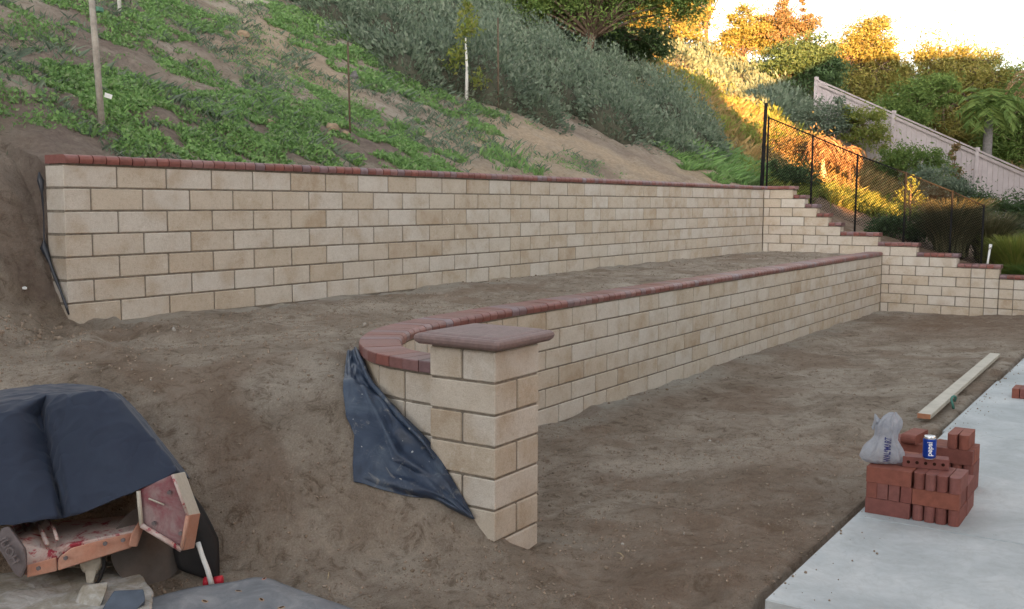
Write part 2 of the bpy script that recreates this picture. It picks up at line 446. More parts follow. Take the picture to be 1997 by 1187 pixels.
def core(parent, pts, name='mortar'):
    return hull(name, pts, MORTAR, parent, bev=0)
def box_pts(x0, x1, y0, y1, z0, z1): return [(x, y, z) for x in (x0, x1) for y in (y0, y1) for z in (z0, z1)]

CAPW, CAPH = .118, .057
def cap_profile():
    pr = [(-CAPW + .003, 0), (-CAPW, .003), (-CAPW, CAPH - .004), (-CAPW + .004, CAPH)]
    r = .030
    for a in (90, 62, 35, 10, -12): pr.append((CAPW - r + r * math.cos(R(a)), CAPH - r + r * math.sin(R(a))))
    pr.append((CAPW - .006, 0)); return pr
def cap_brick_mesh(half_in, half_out):
    """cross-section along the wall's thickness; half_in/out = half the brick's width at the rounded and at the square end"""
    pr = cap_profile(); V = []
    for s in (-1, 1):
        for (o, z) in pr:
            h = half_out + (half_in - half_out) * (o + CAPW) / (2 * CAPW); V.append((s * h, -o, z))
    n = len(pr); F = [tuple(range(n)), tuple(range(2 * n - 1, n - 1, -1))] + [(i, i + n, (i + 1) % n + n, (i + 1) % n) for i in range(n)]
    bm = bmesh.new(); vv = [bm.verts.new(v) for v in V]
    for f in F: bm.faces.new([vv[i] for i in f])
    return bm_mesh('cap_brick', bm, CAPB)
CAP_STD = cap_brick_mesh(.0472, .0472)
def cap_run(parent, org, ang, s0, s1, z, off):
    """straight run of cap bricks; the rounded end looks to the wall's right-hand face (local -y)"""
    ca, sa = math.cos(ang), math.sin(ang); n = max(1, round((s1 - s0) / .1016)); p = (s1 - s0) / n
    for i in range(n):
        s = s0 + (i + .5) * p
        ob('cap_brick', CAP_STD, parent, (org[0] + ca * s - sa * off, org[1] + sa * s + ca * off, z + .009 + rb.uniform(-.0012, .0012)), (rb.uniform(-.006, .006), rb.uniform(-.008, .008), ang + rb.uniform(-.008, .008)))

# ------------------------------------------------------------------ tall back wall
BX, BY, BZ, BLEN = .0916, 3.475, .8496, 13.198
wall = thing('retaining_wall', 'tall tan block wall with red brick cap running along the foot of the hill', 'wall'); wall['kind'] = 'thing'
for r in range(7):
    lay_row(wall, (BX, BY), 0, (0, 1), BZ - r * CH, joints_between(0, BLEN - .002, BL if r % 2 == 0 else BL / 2))
core(wall, box_pts(BX + .007, BX + BLEN, BY + .007, BY + .196, -.9, BZ - .002))
core(wall, box_pts(BX + .03, BX + BLEN - .01, BY + .002, BY + .19, BZ - .001, BZ + .05))
cap_run(wall, (BX, BY), 0, .01, BLEN + .12, BZ, .095)

# ------------------------------------------------------------------ low front wall with its curved end
FX, FY, FZ = 2.839, 1.4607, -.2242
fw = thing('retaining_wall', 'low tan block wall with red brick cap curving round to the pillar', 'wall'); fw['kind'] = 'thing'
xa = FX - BL
for r in range(6):
    o_ = FX - xa + (0 if r % 2 == 0 else BL / 2)
    lay_row(fw, (xa, FY), 0, (0, 1), FZ - r * CH, joints_between(0, 13.288 - xa, o_))
core(fw, box_pts(xa - .01, 13.285, FY + .007, FY + .196, -1.6, FZ - .002))
core(fw, box_pts(xa - .01, 13.285, FY + .0, FY + .19, FZ - .001, FZ + .048))
# spline of the curved part
def catmull(P, n=24):
    P = [np.array(p, float) for p in P]; out = []
    for i in range(1, len(P) - 2):
        p0, p1, p2, p3 = P[i - 1:i + 3]
        for k in range(n):
            t = k / n
            out.append(.5 * (2 * p1 + (p2 - p0) * t + (2 * p0 - 5 * p1 + 4 * p2 - p3) * t * t + (3 * p1 - p0 - 3 * p2 + p3) * t ** 3))
    out.append(P[-2]); return np.array(out)
CV = catmull([(.14, .15), (.14, .37), (.155, .57), (.22, .80), (.39, 1.03), (.64, 1.23), (.95, 1.385), (1.35, 1.485), (1.85, 1.54), (xa, 1.5607), (xa + .6, 1.5607)])
seg = np.hypot(*np.diff(CV, axis=0).T); S = np.concatenate([[0], np.cumsum(seg)]); LC = S[-1]
def pt(s):
    x = np.interp(s, S, CV[:, 0]); y = np.interp(s, S, CV[:, 1])
    a = np.array([np.interp(s + .03, S, CV[:, 0]) - np.interp(s - .03, S, CV[:, 0]), np.interp(s + .03, S, CV[:, 1]) - np.interp(s - .03, S, CV[:, 1])]); a /= np.linalg.norm(a)
    return np.array([x, y]), a, np.array([a[1], -a[0]])          # point, tangent, normal to the low (inner) side
nb = round(LC / .2032); pb = LC / nb
for i in range(nb):
    (p0, _, n0), (p1, _, n1) = pt(i * pb), pt((i + 1) * pb); pc, tc_, _ = pt((i + .5) * pb)
    pts = []
    for p, n, sg in ((p0, n0, 1), (p1, n1, -1)):
        for o_ in (-.1, .1):
            q = p + n * o_ + tc_ * sg * J / 2 - pc
            pts += [(q[0], q[1], -(CH - J) / 2), (q[0], q[1], (CH - J) / 2)]
    bm = bmesh.new(); [bm.verts.new(q) for q in pts]; bmesh.ops.convex_hull(bm, input=bm.verts)
    bmesh.ops.dissolve_limit(bm, angle_limit=.02, verts=bm.verts, edges=bm.edges)
    bmesh.ops.bevel(bm, geom=list(bm.edges), offset=.0045, segments=1, affect='EDGES')
    mm = bm_mesh('block', bm, BLOCK)
    for r in range(6): ob('block', mm, fw, (pc[0], pc[1], FZ - (r + .5) * CH))
def sweep(name, o0, o1, z0, z1, mat, parent, step=.08):
    n = int(LC / step); V = []; F = []
    for i in range(n + 1):
        p, t_, nn = pt(LC * i / n)
        for o_, z in ((o0, z0), (o1, z0), (o1, z1), (o0, z1)): q = p + nn * o_; V.append((q[0], q[1], z))
    for i in range(n):
        for k in range(4): F.append((i * 4 + k, i * 4 + (k + 1) % 4, i * 4 + 4 + (k + 1) % 4, i * 4 + 4 + k))
    F += [(3, 2, 1, 0), (n * 4, n * 4 + 1, n * 4 + 2, n * 4 + 3)]
    return ob(name, mesh(name, V, F, mat), parent)
sweep('mortar', -.0925, .0925, -1.6, FZ - .002, MORTAR, fw)
sweep('mortar', -.098, .098, FZ - .001, FZ + .048, MORTAR, fw)
nc = round(LC / .1)
for i in range(nc):
    s = (i + .5) * LC / nc; p, t_, nn = pt(s)
    (pa, _, na), (pb_, _, nb_) = pt(s - LC / nc / 2), pt(s + LC / nc / 2)
    wi = np.linalg.norm((pb_ + nb_ * CAPW) - (pa + na * CAPW)); wo = np.linalg.norm((pb_ - nb_ * CAPW) - (pa - na * CAPW))
    ob('cap_brick', cap_brick_mesh(wi / 2 - .003, wo / 2 - .0022), fw, (p[0], p[1], FZ + .009 + rb.uniform(-.001, .001)), (rb.uniform(-.004, .004), rb.uniform(-.006, .006), math.atan2(t_[1], t_[0])))
cap_run(fw, (xa, FY), 0, 0, 13.27 - xa, FZ, .0999)

# ------------------------------------------------------------------ stepped right wall
RX = 13.29
rw = thing('retaining_wall', 'stepped tan block wall at the far end, going down under the wire fence', 'wall'); rw['kind'] = 'thing'
ends = [.52, .724, .927, 1.13, 1.333, 1.943, 2.553, 3.162, 3.772, 6.2, 6.2, 6.2, 6.2]
ang = -math.pi / 2
for r in range(13):
    s0 = .002 if r < 7 else 2.016
    e = ends[r]; f = (.1046 if r % 2 == 0 else .3078)
    j = joints_between(s0, min(e, 3.365), f)
    if e > 3.365:
        if j[-1] > 3.3 and len(j) > 2 and j[-1] - j[-2] < .1: j.pop(-2)
        j += joints_between(3.365, e, 3.365, .2032)[1:]
    lay_row(rw, (RX, BY), ang, (1, 0), BZ - r * CH, j)
    prev = ends[r - 1] if r else -.03
    if r < 10 and e > prev:
        a = prev + (.0 if r else 0); cap_run(rw, (RX, BY), ang, a + .004, e + .022, BZ - r * CH, .095)
        core(rw, box_pts(RX + .004, RX + .19, BY - e + .01, BY - a - .005, BZ - r * CH - .001, BZ - r * CH + .048))
    core(rw, box_pts(RX + .007, RX + .194, BY - e + .008, BY - (prev if r else 0) - .001, -1.6, BZ - r * CH - .002))

# ------------------------------------------------------------------ pillar
PS = .385; PZ = -.0717
pil = thing('pillar', 'short square tan block pillar with a dusky pink stone cap', 'pillar'); pil['kind'] = 'thing'
pbm = box_mesh('block', PS, PS / 2 - J / 2, CH - J, .005, BLOCK)
for r in range(7):
    z = PZ - (r + .5) * CH
    for s in (-1, 1):
        if r % 2 == 0: ob('block', pbm, pil, (PS / 2, PS / 2 + s * (PS / 4 + J / 4), z))
        else: ob('block', pbm, pil, (PS / 2 + s * (PS / 4 + J / 4), PS / 2, z), (0, 0, math.pi / 2))
core(pil, box_pts(.008, PS - .008, .008, PS - .008, -1.5, PZ + .006))
rings = [(.205, 0), (.236, .003), (.250, .016), (.254, .031), (.250, .044), (.240, .052), (.226, .0545), (.222, .0515), (.217, .056), (.205, .061), (.10, .072), (.002, .080)]
V = []; F = []; NP = 6
for (h, z) in rings:
    for c_ in range(4):
        a0 = c_ * 90
        rr = min(.02, h * .5)
        cx_, cy_ = [(1, 1), (-1, 1), (-1, -1), (1, -1)][c_]
        for k in range(NP):
            a = R(a0 + 90 * k / (NP - 1)); V.append((cx_ * (h - rr) + rr * math.cos(a), cy_ * (h - rr) + rr * math.sin(a), z))
nr = 4 * NP
for i in range(len(rings) - 1):
    for k in range(nr): F.append((i * nr + k, i * nr + (k + 1) % nr, (i + 1) * nr + (k + 1) % nr, (i + 1) * nr + k))
F.append(tuple(range(nr - 1, -1, -1))); F.append(tuple((len(rings) - 1) * nr + k for k in range(nr)))
ob('cap_stone', mesh('cap_stone', V, F, STONE), pil, (PS / 2, PS / 2, PZ + .008))
# ------------------------------------------------------------------ unseen houses behind the photographer, sized and spaced to shade the yard
STUCCO = m_simple('stucco', (.42, .36, .28), .9, .1, .06, 3, .3, 80); ROOFT = m_simple('roof_tile', (.20, .10, .07), .8, .2, .25, 9, .5, 20)
WINF = m_simple('window_white', (.7, .7, .68), .5, .4, .05); GLASSM, _nt, _b = newmat('window_glass', .08, .6); _b.inputs['Base Color'].default_value = (.03, .04, .05, 1)
def house(x0, x1, y0, y1, eave, ridge, label, gnd=-1.1):
    t = thing('house', label, 'house', ((x0 + x1) / 2, (y0 + y1) / 2, gnd)); t['kind'] = 'thing'
    L, W, H = x1 - x0, y1 - y0, eave - gnd
    ob('wall', box_mesh('wall', L, W, H, .02, STUCCO), t, (0, 0, H / 2))
    e = .5; lx, ly, rz = L / 2 + e, W / 2 + e, ridge - gnd
    V = [(-lx, -ly, H), (lx, -ly, H), (lx, ly, H), (-lx, ly, H), (-lx + W * .25, 0, rz), (lx - W * .25, 0, rz), (-lx, -ly, H - .2), (lx, -ly, H - .2), (lx, ly, H - .2), (-lx, ly, H - .2)]
    F = [(0, 1, 5, 4), (1, 2, 5), (2, 3, 4, 5), (3, 0, 4), (0, 6, 7, 1), (1, 7, 8, 2), (2, 8, 9, 3), (3, 9, 6, 0), (9, 8, 7, 6)]
    ob('roof', mesh('roof', V, F, ROOFT), t)
    k = 0
    for z in (1.5, 4.4):
        n = int(L // 3.6)
        for i in range(n):
            x = -L / 2 + L * (i + .5) / n
            f = ob('window', box_mesh('window', 1.5, .12, 1.3, .02, WINF), t, (x, W / 2 + .03, z))
            ob('pane', box_mesh('pane', 1.34, .05, 1.14, .003, GLASSM), f, (0, .05, 0))
house(-36, -6.4, -13, -7, 6.0, 9.4, 'large two storey stucco house out of view, sized to shade the yard and hillside')
house(4.95, 26, -18, -7.4, 5.6, 8.6, 'second two storey stucco house out of view, set to bound the sunlit strip')

# ------------------------------------------------------------------ leaf materials
GRASS = m_leaf('fresh_weeds', [(0.127, 0.245, 0.082), (0.198, 0.348, 0.118), (0.257, 0.431, 0.151), (0.163, 0.290, 0.118), (0.304, 0.396, 0.198)], .3)
SAGE = m_leaf('grey_green_leaf', [(0.098, 0.144, 0.098), (0.144, 0.194, 0.137), (0.194, 0.247, 0.182), (0.117, 0.162, 0.124), (0.247, 0.286, 0.221)], .2)
DRY = m_leaf('dry_grass', [(0.345, 0.230, 0.098), (0.437, 0.310, 0.138), (0.287, 0.207, 0.092), (0.230, 0.218, 0.081), (0.380, 0.276, 0.138)], .3)
YGR = m_leaf('yellow_green_grass', [(0.200, 0.250, 0.056), (0.275, 0.300, 0.075), (0.150, 0.213, 0.050), (0.325, 0.300, 0.100)], .35)
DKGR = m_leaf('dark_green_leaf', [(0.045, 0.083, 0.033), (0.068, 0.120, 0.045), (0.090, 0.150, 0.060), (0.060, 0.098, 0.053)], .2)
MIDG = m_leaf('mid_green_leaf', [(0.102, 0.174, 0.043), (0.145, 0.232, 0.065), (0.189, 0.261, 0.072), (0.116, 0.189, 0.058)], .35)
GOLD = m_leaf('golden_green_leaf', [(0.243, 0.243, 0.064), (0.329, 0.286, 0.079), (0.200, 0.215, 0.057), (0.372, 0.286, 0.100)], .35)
BRZ = m_leaf('bronze_leaf', [(0.224, 0.140, 0.070), (0.168, 0.154, 0.063), (0.280, 0.168, 0.084), (0.126, 0.140, 0.063)], .25)
TANL = m_leaf('dead_frond', [(.32, .20, .11), (.38, .25, .14), (.26, .16, .09)], .2)
BARK = m_simple('bark', (.13, .095, .07), .9, .1, .35, 10, .6, 25); GREYB = m_simple('grey_bark', (.15, .145, .145), .9, .1, .3, 14, .5, 30)
PALEB = m_simple('pale_bark', (.55, .46, .33), .85, .1, .15, 12, .3); WHITEP = m_simple('whitewash', (.72, .71, .68), .8, .2, .08, 20, .2)
SHRUB_CORE = m_simple('shrub_core_dark', (.075, .075, .055), .95, .05, .3, 6, .8, 20, coord='w')  # dark filler colour standing in for shade inside the shrubs
def zt(x, y): return float(height(np.array([x]), np.array([y]))[0])


rs = np.random.RandomState(4)
P1 = [(1.18, 5.83), (1.54, 5.73), (1.62, 5.45), (2.61, 5.58), (3.18, 5.6), (4.21, 5.95), (5.21, 5.98), (5.7, 5.6), (5.9, 4.95), (5.4, 4.55), (5.3, 4.1), (4.9, 3.75), (4.0, 3.82), (3.4, 4.2), (3.1, 3.9), (2.48, 3.82), (2.1, 3.9), (1.7, 3.85), (1.26, 3.95), (1.0, 4.25), (1.15, 4.6), (.92, 4.8), (1.03, 5.3)]
P2 = [(3.41, 7.71), (4.76, 8.26), (5.45, 8.21), (5.58, 7.78), (5.19, 7.72), (4.26, 7.46), (3.82, 6.49), (3.4, 5.9), (3.03, 6.0), (3.0, 6.4), (2.5, 6.6), (2.6, 7.3)]
P3 = [(.85, 5.44), (.7, 4.75), (.85, 4.4), (.48, 4.25), (.0, 4.16), (-.6, 4.3), (-.6, 5.4)]
P4 = [(7.27, 9.3), (7.9, 8.6), (8.2, 7.9), (7.8, 7.0), (7.7, 6.25), (7.0, 5.9), (6.3, 6.2), (6.1, 6.7), (6.3, 7.6), (6.7, 8.6)]
P6 = [(7.89, 6.3), (8.6, 6.25), (7.6, 5.2), (7.0, 5.2), (7.3, 5.75)]
P7 = [(6.8, 4.7), (7.5, 4.7), (6.6, 4.0), (6.0, 4.0)]
P8 = [(13.0, 5.3), (13.79, 5.5), (16.8, 5.5), (17.2, 4.73), (15.1, 3.9), (12.6, 3.95), (12.0, 4.3)]
P9 = [(1.49, 6.1), (1.75, 5.9), (2.2, 6.5), (1.8, 7.2)]
P10 = [(1.2, 6.6), (2.0, 6.9), (2.6, 8.2), (1.6, 8.2)]
def field(poly, dens, h, wd, jitter=.22, lean=.35, gate=-.15, sc=.45):
    P = np.array(poly); A = (P[:, 0].max() - P[:, 0].min()) * (P[:, 1].max() - P[:, 1].min())
    n = int(A * dens); x = P[:, 0].min() - .3 + rs.rand(n) * (np.ptp(P[:, 0]) + .6); y = P[:, 1].min() - .3 + rs.rand(n) * (np.ptp(P[:, 1]) + .6)
    xj = x + jitter * vnoise(x, y, .35, 71) * 1.6; yj = y + jitter * vnoise(x, y, .35, 72) * 1.6
    m = inpoly(xj, yj, poly) & (vnoise(x, y, sc, 73) + .5 * vnoise(x, y, .12, 74) + rs.rand(n) * .35 > gate)
    m &= ~((x > BX - .1) & (x < 13.5) & (y < 3.70))
    x, y = x[m], y[m]; z = height(x, y)
    hh = h * (1 + .45 * vnoise(x, y, .3, 75))
    P = np.stack([x, y, z - .01], 1)
    if lean > .95:                                   # low mat of small leaves with a few blades between
        k = rs.rand(len(P)) < .68; C = P[k].copy(); H = (hh if np.ndim(hh) == 0 else hh[k]); C[:, 2] += .012 + H * rs.rand(len(C)) * .9
        return np.vstack([leaf_quads(C, h * .78, .62, rs, .25), blades(P[~k], (hh if np.ndim(hh) == 0 else hh[~k]) * .9, wd * .7, rs, .55)])
    return blades(P, hh, wd, rs, lean)
Vs = [field(P1, 10500, .048, .020, .3, 1.1, gate=-.22, sc=.28), field(P2, 6500, .05, .022, .3, 1.1, gate=-.05, sc=.3), field(P3, 6000, .045, .020, .3, 1.1, gate=.05, sc=.3), field(P4, 6500, .06, .024, .3, 1.0, gate=-.35), field(P6, 6500, .06, .022, .3, 1., gate=-.4), field(P7, 3500, .10, .02, gate=.0), field(P8, 3500, .10, .03, .3, .9, gate=-.6), field(P9, 5000, .05, .020, .3, 1.1), field(P10, 4000, .05, .020, .3, 1.1, gate=.05),
      field([(-2, 4.4), (9, 4.1), (9, 8), (4, 10), (-2, 8)], 1100, .035, .018, .3, 1.1, gate=.3, sc=.8)]
ob('grass', leaf_mesh('grass', Vs, GRASS), label='fresh green weeds growing in patches over the slope above the tall wall', cat='weeds', kind='stuff')
Vs = [field([(-2, 4.0), (2.2, 3.8), (9, 4.2), (9.5, 6.2), (7, 9.5), (-2, 9)], 650, .06, .016, gate=.2, sc=.5, lean=.8), field([(-.4, 3.9), (2.3, 3.75), (2.6, 4.1), (.5, 4.5)], 2600, .05, .016, gate=.1, lean=.7)]
ob('grass', leaf_mesh('grass', Vs, SAGE), label='thin greyish weeds scattered over the bare soil of the slope', cat='weeds', kind='stuff')
Vs = [field([(16.5, 5.4), (18, 4.2), (24, 4.2), (30, 7), (48, 14), (48, 18), (34, 17), (22.5, 13.5), (20.5, 9), (18.5, 7)], 420, .20, .05, 1.2, .5, gate=-.35, sc=1.2),
      field([(18, 4.0), (22, 3), (29, 3), (29, 9), (24, 9), (18.5, 5)], 330, .17, .045, 1., .5, gate=-.1, sc=1.)]
ob('grass', leaf_mesh('grass', Vs, DRY), label='dry golden grass catching the last sun on the far slope', cat='grass', kind='stuff')
Vs = [field([(13.7, 4.3), (16, 4.4), (19.5, 3.4), (21, 2.6), (20.5, 1.8), (17.5, 2.9), (14.6, 3.3)], 1500, .15, .03, .3, .5, gate=-.1)]
ob('grass', leaf_mesh('grass', Vs, YGR), label='strip of yellow green grass on the slope seen through the wire fence', cat='grass', kind='stuff')

# ------------------------------------------------------------------ grey-green shrub mass
SH = [(8.9, 10.2), (7.9, 8.6), (8.0, 7.8), (7.7, 6.9), (8.2, 6.55), (8.9, 6.3), (9.6, 5.95), (11.1, 5.5), (12.9, 5.15), (15.0, 5.0), (16.4, 5.7), (18.6, 8.2), (20.5, 9.5), (26, 14.0), (25, 15.6), (12, 15.6), (10, 13)]
SH2 = [(31, 15.0), (40, 16.2), (42, 13.4), (36.0, 9.9), (29.5, 8.3), (26.3, 8.6), (27.5, 11)]
def mounds(poly, n, r, h, leaves, size, asp, up, mind, mat, seed):
    rs_ = np.random.RandomState(seed); C_ = []
    for p in sample(poly, n * 8, rs_):
        if all((p[0] - q[0]) ** 2 + (p[1] - q[1]) ** 2 > mind ** 2 for q in C_): C_.append(p)
        if len(C_) >= n: break
    Vs = []; VC = []; FC = []; base = 0
    bmx = bmesh.new(); bmesh.ops.create_icosphere(bmx, subdivisions=2, radius=1); iv = np.array([v.co for v in bmx.verts]); iff = np.array([[v.index for v in f.verts] for f in bmx.faces]); bmx.free()
    for p in [c for c in C_ if (c[0] - 17.6) ** 2 + (c[1] - 9.2) ** 2 > 1.3]:
        rr = r * (.7 + .6 * rs_.rand()); hh = h * (.5 + 1.0 * rs_.rand()); z0 = zt(p[0], p[1])
        m = int(leaves * rr / r); d = rs_.normal(size=(m, 3)); d[:, 2] = np.abs(d[:, 2]); d /= np.linalg.norm(d, axis=1)[:, None]
        az = np.arctan2(d[:, 1], d[:, 0]); lob = 1 + .16 * np.sin(az * 3 + rs_.rand() * 6) + .12 * np.sin(az * 7 + d[:, 2] * 6 + rs_.rand() * 6)
        rad = (.72 + .38 * rs_.rand(m) ** .7) * lob
        C = np.stack([p[0] + d[:, 0] * rr * rad, p[1] + d[:, 1] * rr * rad, z0 - .1 + d[:, 2] * hh * rad], 1)
        C[:, 2] += .5 * (C[:, 1] - p[1]) * .8
        Vs.append(leaf_quads(C, size, asp, rs_, up, dirs=d))
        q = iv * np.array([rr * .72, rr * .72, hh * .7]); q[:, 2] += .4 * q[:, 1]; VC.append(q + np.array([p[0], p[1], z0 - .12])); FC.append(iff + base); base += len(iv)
    V = np.vstack(Vs); core_V = np.vstack(VC); core_F = np.vstack(FC)
    me = leaf_mesh('shrubs', V, mat)
    cm = fastmesh('twigs', core_V, core_F, SHRUB_CORE, True)  # solid dark domes inside the mounds, hiding the ground like inner shade
    return me, cm
me, cm = mounds(SH, 250, .66, .72, 1900, .070, .46, .15, .66, SAGE, 8)
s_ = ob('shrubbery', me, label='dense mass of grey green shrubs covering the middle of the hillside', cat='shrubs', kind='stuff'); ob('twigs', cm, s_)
me, cm = mounds(SH2, 90, 1.1, .8, 1100, .17, .45, .1, 1.1, SAGE, 9)
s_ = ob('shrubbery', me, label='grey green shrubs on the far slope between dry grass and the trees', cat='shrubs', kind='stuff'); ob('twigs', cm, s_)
OR = [(18.8, 6.6), (20, 8.6), (27, 13), (31, 14.6), (29, 8.5), (25, 6.3), (21, 5.4)]
me, cm = mounds(OR, 70, .6, .42, 500, .12, .45, .1, .9, YGR, 10)
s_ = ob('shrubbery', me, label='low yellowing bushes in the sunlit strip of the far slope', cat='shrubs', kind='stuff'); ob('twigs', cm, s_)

# ------------------------------------------------------------------ trees
def tree(label, base, crowns, leaf, n, mat, trunk_r=.12, trunk_mat=None, seed=1, aspect=.35, up=0, droop=0, trunk_top=None, cat='tree', name='tree', lean=(0, 0), clump=.28, group=None):
    """crowns: list of (dx, dy, z above base, radius, height radius)"""
    r_ = np.random.RandomState(seed); x, y = base; z0 = zt(x, y) - .1
    t = thing(name, label, cat, (x, y, z0), group=group)
    bm = bmesh.new(); top = trunk_top or crowns[0][2]
    tp = [(lean[0] * k / 4 + r_.normal() * .03, lean[1] * k / 4 + r_.normal() * .03, top * k / 4) for k in range(5)]
    tube_bm(bm, tp, [trunk_r * (1 - .13 * k) for k in range(5)], 8)
    Vs = []; area = sum(c[3] * c[4] for c in crowns)
    for (dx, dy, cz, rr, hh) in crowns:
        nc = max(8, int(44 * (rr / 1.2) ** .8)); m = int(1.35 * n * rr * hh / area / nc)
        for k in range(nc):
            d = r_.normal(size=3); d /= np.linalg.norm(d); q = r_.rand() ** .45 * .85
            c = np.array([dx + d[0] * rr * q, dy + d[1] * rr * q, cz + d[2] * hh * q]); cr = rr * clump * (.5 + 1.2 * r_.rand() ** 1.5)
            P = r_.normal(size=(m, 3)); P /= np.linalg.norm(P, axis=1)[:, None]; P *= (r_.rand(m) ** .4)[:, None] * (1 + .5 * np.abs(r_.normal(size=m)) ** 2 * .6)[:, None]
            P[:, 2] *= 1 + droop; C = c + P * cr * np.array([1 + .4 * r_.rand(), 1 + .4 * r_.rand(), .6 + .3 * r_.rand()])
            if droop: C[:, 2] -= droop * cr * .3
            Vs.append(leaf_quads(C, leaf * .82, aspect, r_, up))
            if k % 2 == 0:
                s0 = Vector(tp[r_.randint(2, 5)]); e = Vector(c); mid = s0.lerp(e, .5) + Vector((0, 0, .12 * rr))
                tube_bm(bm, [s0, mid, e], [trunk_r * .4, trunk_r * .26, trunk_r * .08], 5)
    ob('trunk', bm_mesh('trunk', bm, trunk_mat or BARK, True), t); ob('crown', leaf_mesh('crown', Vs, mat), t)
    return t
tree('big dark green tree leaning over the shrubs near the top of the slope', (18.2, 9.75), [(0, 0, 2.3, 1.5, 1.0), (-1.0, 1.5, 2.0, 1.3, .9), (1.0, -1.5, 2.0, 1.2, .8), (.2, -.3, 3.6, 1.9, 1.1), (1.3, -2.0, 2.9, .9, .8), (-1.5, 2.3, 2.6, 1.0, .9)], .12, 52000, MIDG, .13, seed=2, droop=.5, trunk_top=1.7, lean=(.25, -.1))
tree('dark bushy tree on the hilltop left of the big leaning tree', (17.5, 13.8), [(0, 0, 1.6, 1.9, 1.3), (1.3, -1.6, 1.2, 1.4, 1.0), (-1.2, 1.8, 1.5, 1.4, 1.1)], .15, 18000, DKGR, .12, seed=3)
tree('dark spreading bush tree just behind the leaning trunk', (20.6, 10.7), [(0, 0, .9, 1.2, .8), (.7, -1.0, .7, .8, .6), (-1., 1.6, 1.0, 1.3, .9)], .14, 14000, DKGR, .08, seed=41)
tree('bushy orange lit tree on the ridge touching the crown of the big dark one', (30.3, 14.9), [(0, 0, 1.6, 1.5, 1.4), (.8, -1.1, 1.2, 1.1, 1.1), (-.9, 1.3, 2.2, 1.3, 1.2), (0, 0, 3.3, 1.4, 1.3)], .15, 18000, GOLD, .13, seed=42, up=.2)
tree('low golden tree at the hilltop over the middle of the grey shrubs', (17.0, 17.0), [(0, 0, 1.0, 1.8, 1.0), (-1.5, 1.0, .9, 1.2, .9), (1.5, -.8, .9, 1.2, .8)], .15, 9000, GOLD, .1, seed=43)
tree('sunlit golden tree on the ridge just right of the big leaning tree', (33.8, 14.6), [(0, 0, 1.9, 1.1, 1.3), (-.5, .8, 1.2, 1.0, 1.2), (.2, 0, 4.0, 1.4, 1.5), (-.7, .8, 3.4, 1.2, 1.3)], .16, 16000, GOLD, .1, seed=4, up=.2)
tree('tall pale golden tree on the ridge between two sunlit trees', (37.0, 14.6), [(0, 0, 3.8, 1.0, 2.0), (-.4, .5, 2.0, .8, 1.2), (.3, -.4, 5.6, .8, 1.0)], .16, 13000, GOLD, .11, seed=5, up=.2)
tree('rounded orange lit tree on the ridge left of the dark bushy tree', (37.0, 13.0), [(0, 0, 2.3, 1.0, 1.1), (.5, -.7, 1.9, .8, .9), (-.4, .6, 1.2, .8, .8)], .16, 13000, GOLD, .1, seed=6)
tree('broad dark tree with a bronze spiky top at the end of the board fence', (36.2, 10.6), [(0, 0, 1.7, 1.35, 1.5), (.7, -1.0, 1.3, 1.0, 1.1), (-.5, .7, 1.1, .9, .9), (.9, -.6, 2.4, .8, .7)], .17, 18000, DKGR, .14, seed=7, up=.2)
tree('slim bronze tree with reaching top twigs above the broad dark tree', (37.4, 11.5), [(0, 0, 3.0, .8, 1.2), (.6, -.8, 3.1, .6, .7), (-.1, 0, 4.5, .4, .8), (.4, -.7, 4.2, .25, .7)], .15, 9000, BRZ, .09, seed=8, up=.8)
tree('airy yellow green tree behind the upper end of the board fence', (41.0, 9.4), [(0, 0, 3.3, 1.5, 1.4), (.9, -1.2, 2.8, 1.2, 1.3), (-.8, 1.1, 2.5, 1.2, 1.2), (.3, -.3, 4.3, 1.0, .8), (0, 0, 1.8, 1.4, .9)], .17, 22000, GOLD, .15, seed=9, droop=.4, clump=.24)
tree('leafy dark green tree behind the middle of the board fence', (39.0, 6.9), [(0, 0, 2.0, 1.3, 1.3), (.6, -.9, 2.7, 1.0, 1.0), (-.5, .9, 1.4, 1.1, 1.1)], .17, 16000, MIDG, .15, seed=10)
tree('wide drooping pale green tree behind the board fence left of the palm', (44.0, 6.6), [(0, 0, 4.3, 1.7, 1.5), (1.0, -1.5, 3.8, 1.5, 1.4), (-.9, 1.3, 3.0, 1.3, 1.3), (.2, -.3, 1.9, 2.0, 1.1)], .18, 24000, GOLD, .16, seed=11, droop=.9, clump=.22)
tree('large pale green tree at the right edge behind the palm', (43.5, 2.7), [(0, 0, 4.6, 1.6, 1.8), (.6, -1.2, 6.0, 1.6, 1.5), (-.6, 1.3, 3.0, 1.2, 1.3), (0, 0, 2.2, 1.8, 1.2)], .18, 24000, MIDG, .17, seed=12, droop=.6, clump=.24)
tree('dark reddish shrub tree behind the fence at the foot of the palm', (41.5, 3.0), [(0, 0, .9, 1.2, 1.0), (.6, -1.3, .8, 1.1, .9), (-.6, 1.4, 1.0, 1.0, .9)], .16, 11000, BRZ, .1, seed=13)
tree('olive green tree behind the lower board fence between palm and pale tree', (46.0, 4.6), [(0, 0, 3.2, 1.7, 1.4), (0, 0, 1.8, 1.7, 1.3), (-.8, 1.4, 1.6, 1.3, 1.1), (.6, -1.8, 2.2, 1.4, 1.2)], .18, 16000, YGR, .13, seed=14, droop=.6)

gw = thing('sun_block_wall', 'stucco wall added out of view to keep low sun off the stepped wall', 'wall', (-.3, -12.6, -1.1)); gw['kind'] = 'thing'  # unseen wall added to block low sun from the stepped wall
ob('wall_body', box_mesh('wall_body', 12.5, .2, 2.8, .02, STUCCO), gw, (0, 0, 1.4)); ob('coping', box_mesh('coping', 12.5, .3, .08, .01, ROOFT), gw, (0, 0, 2.84))

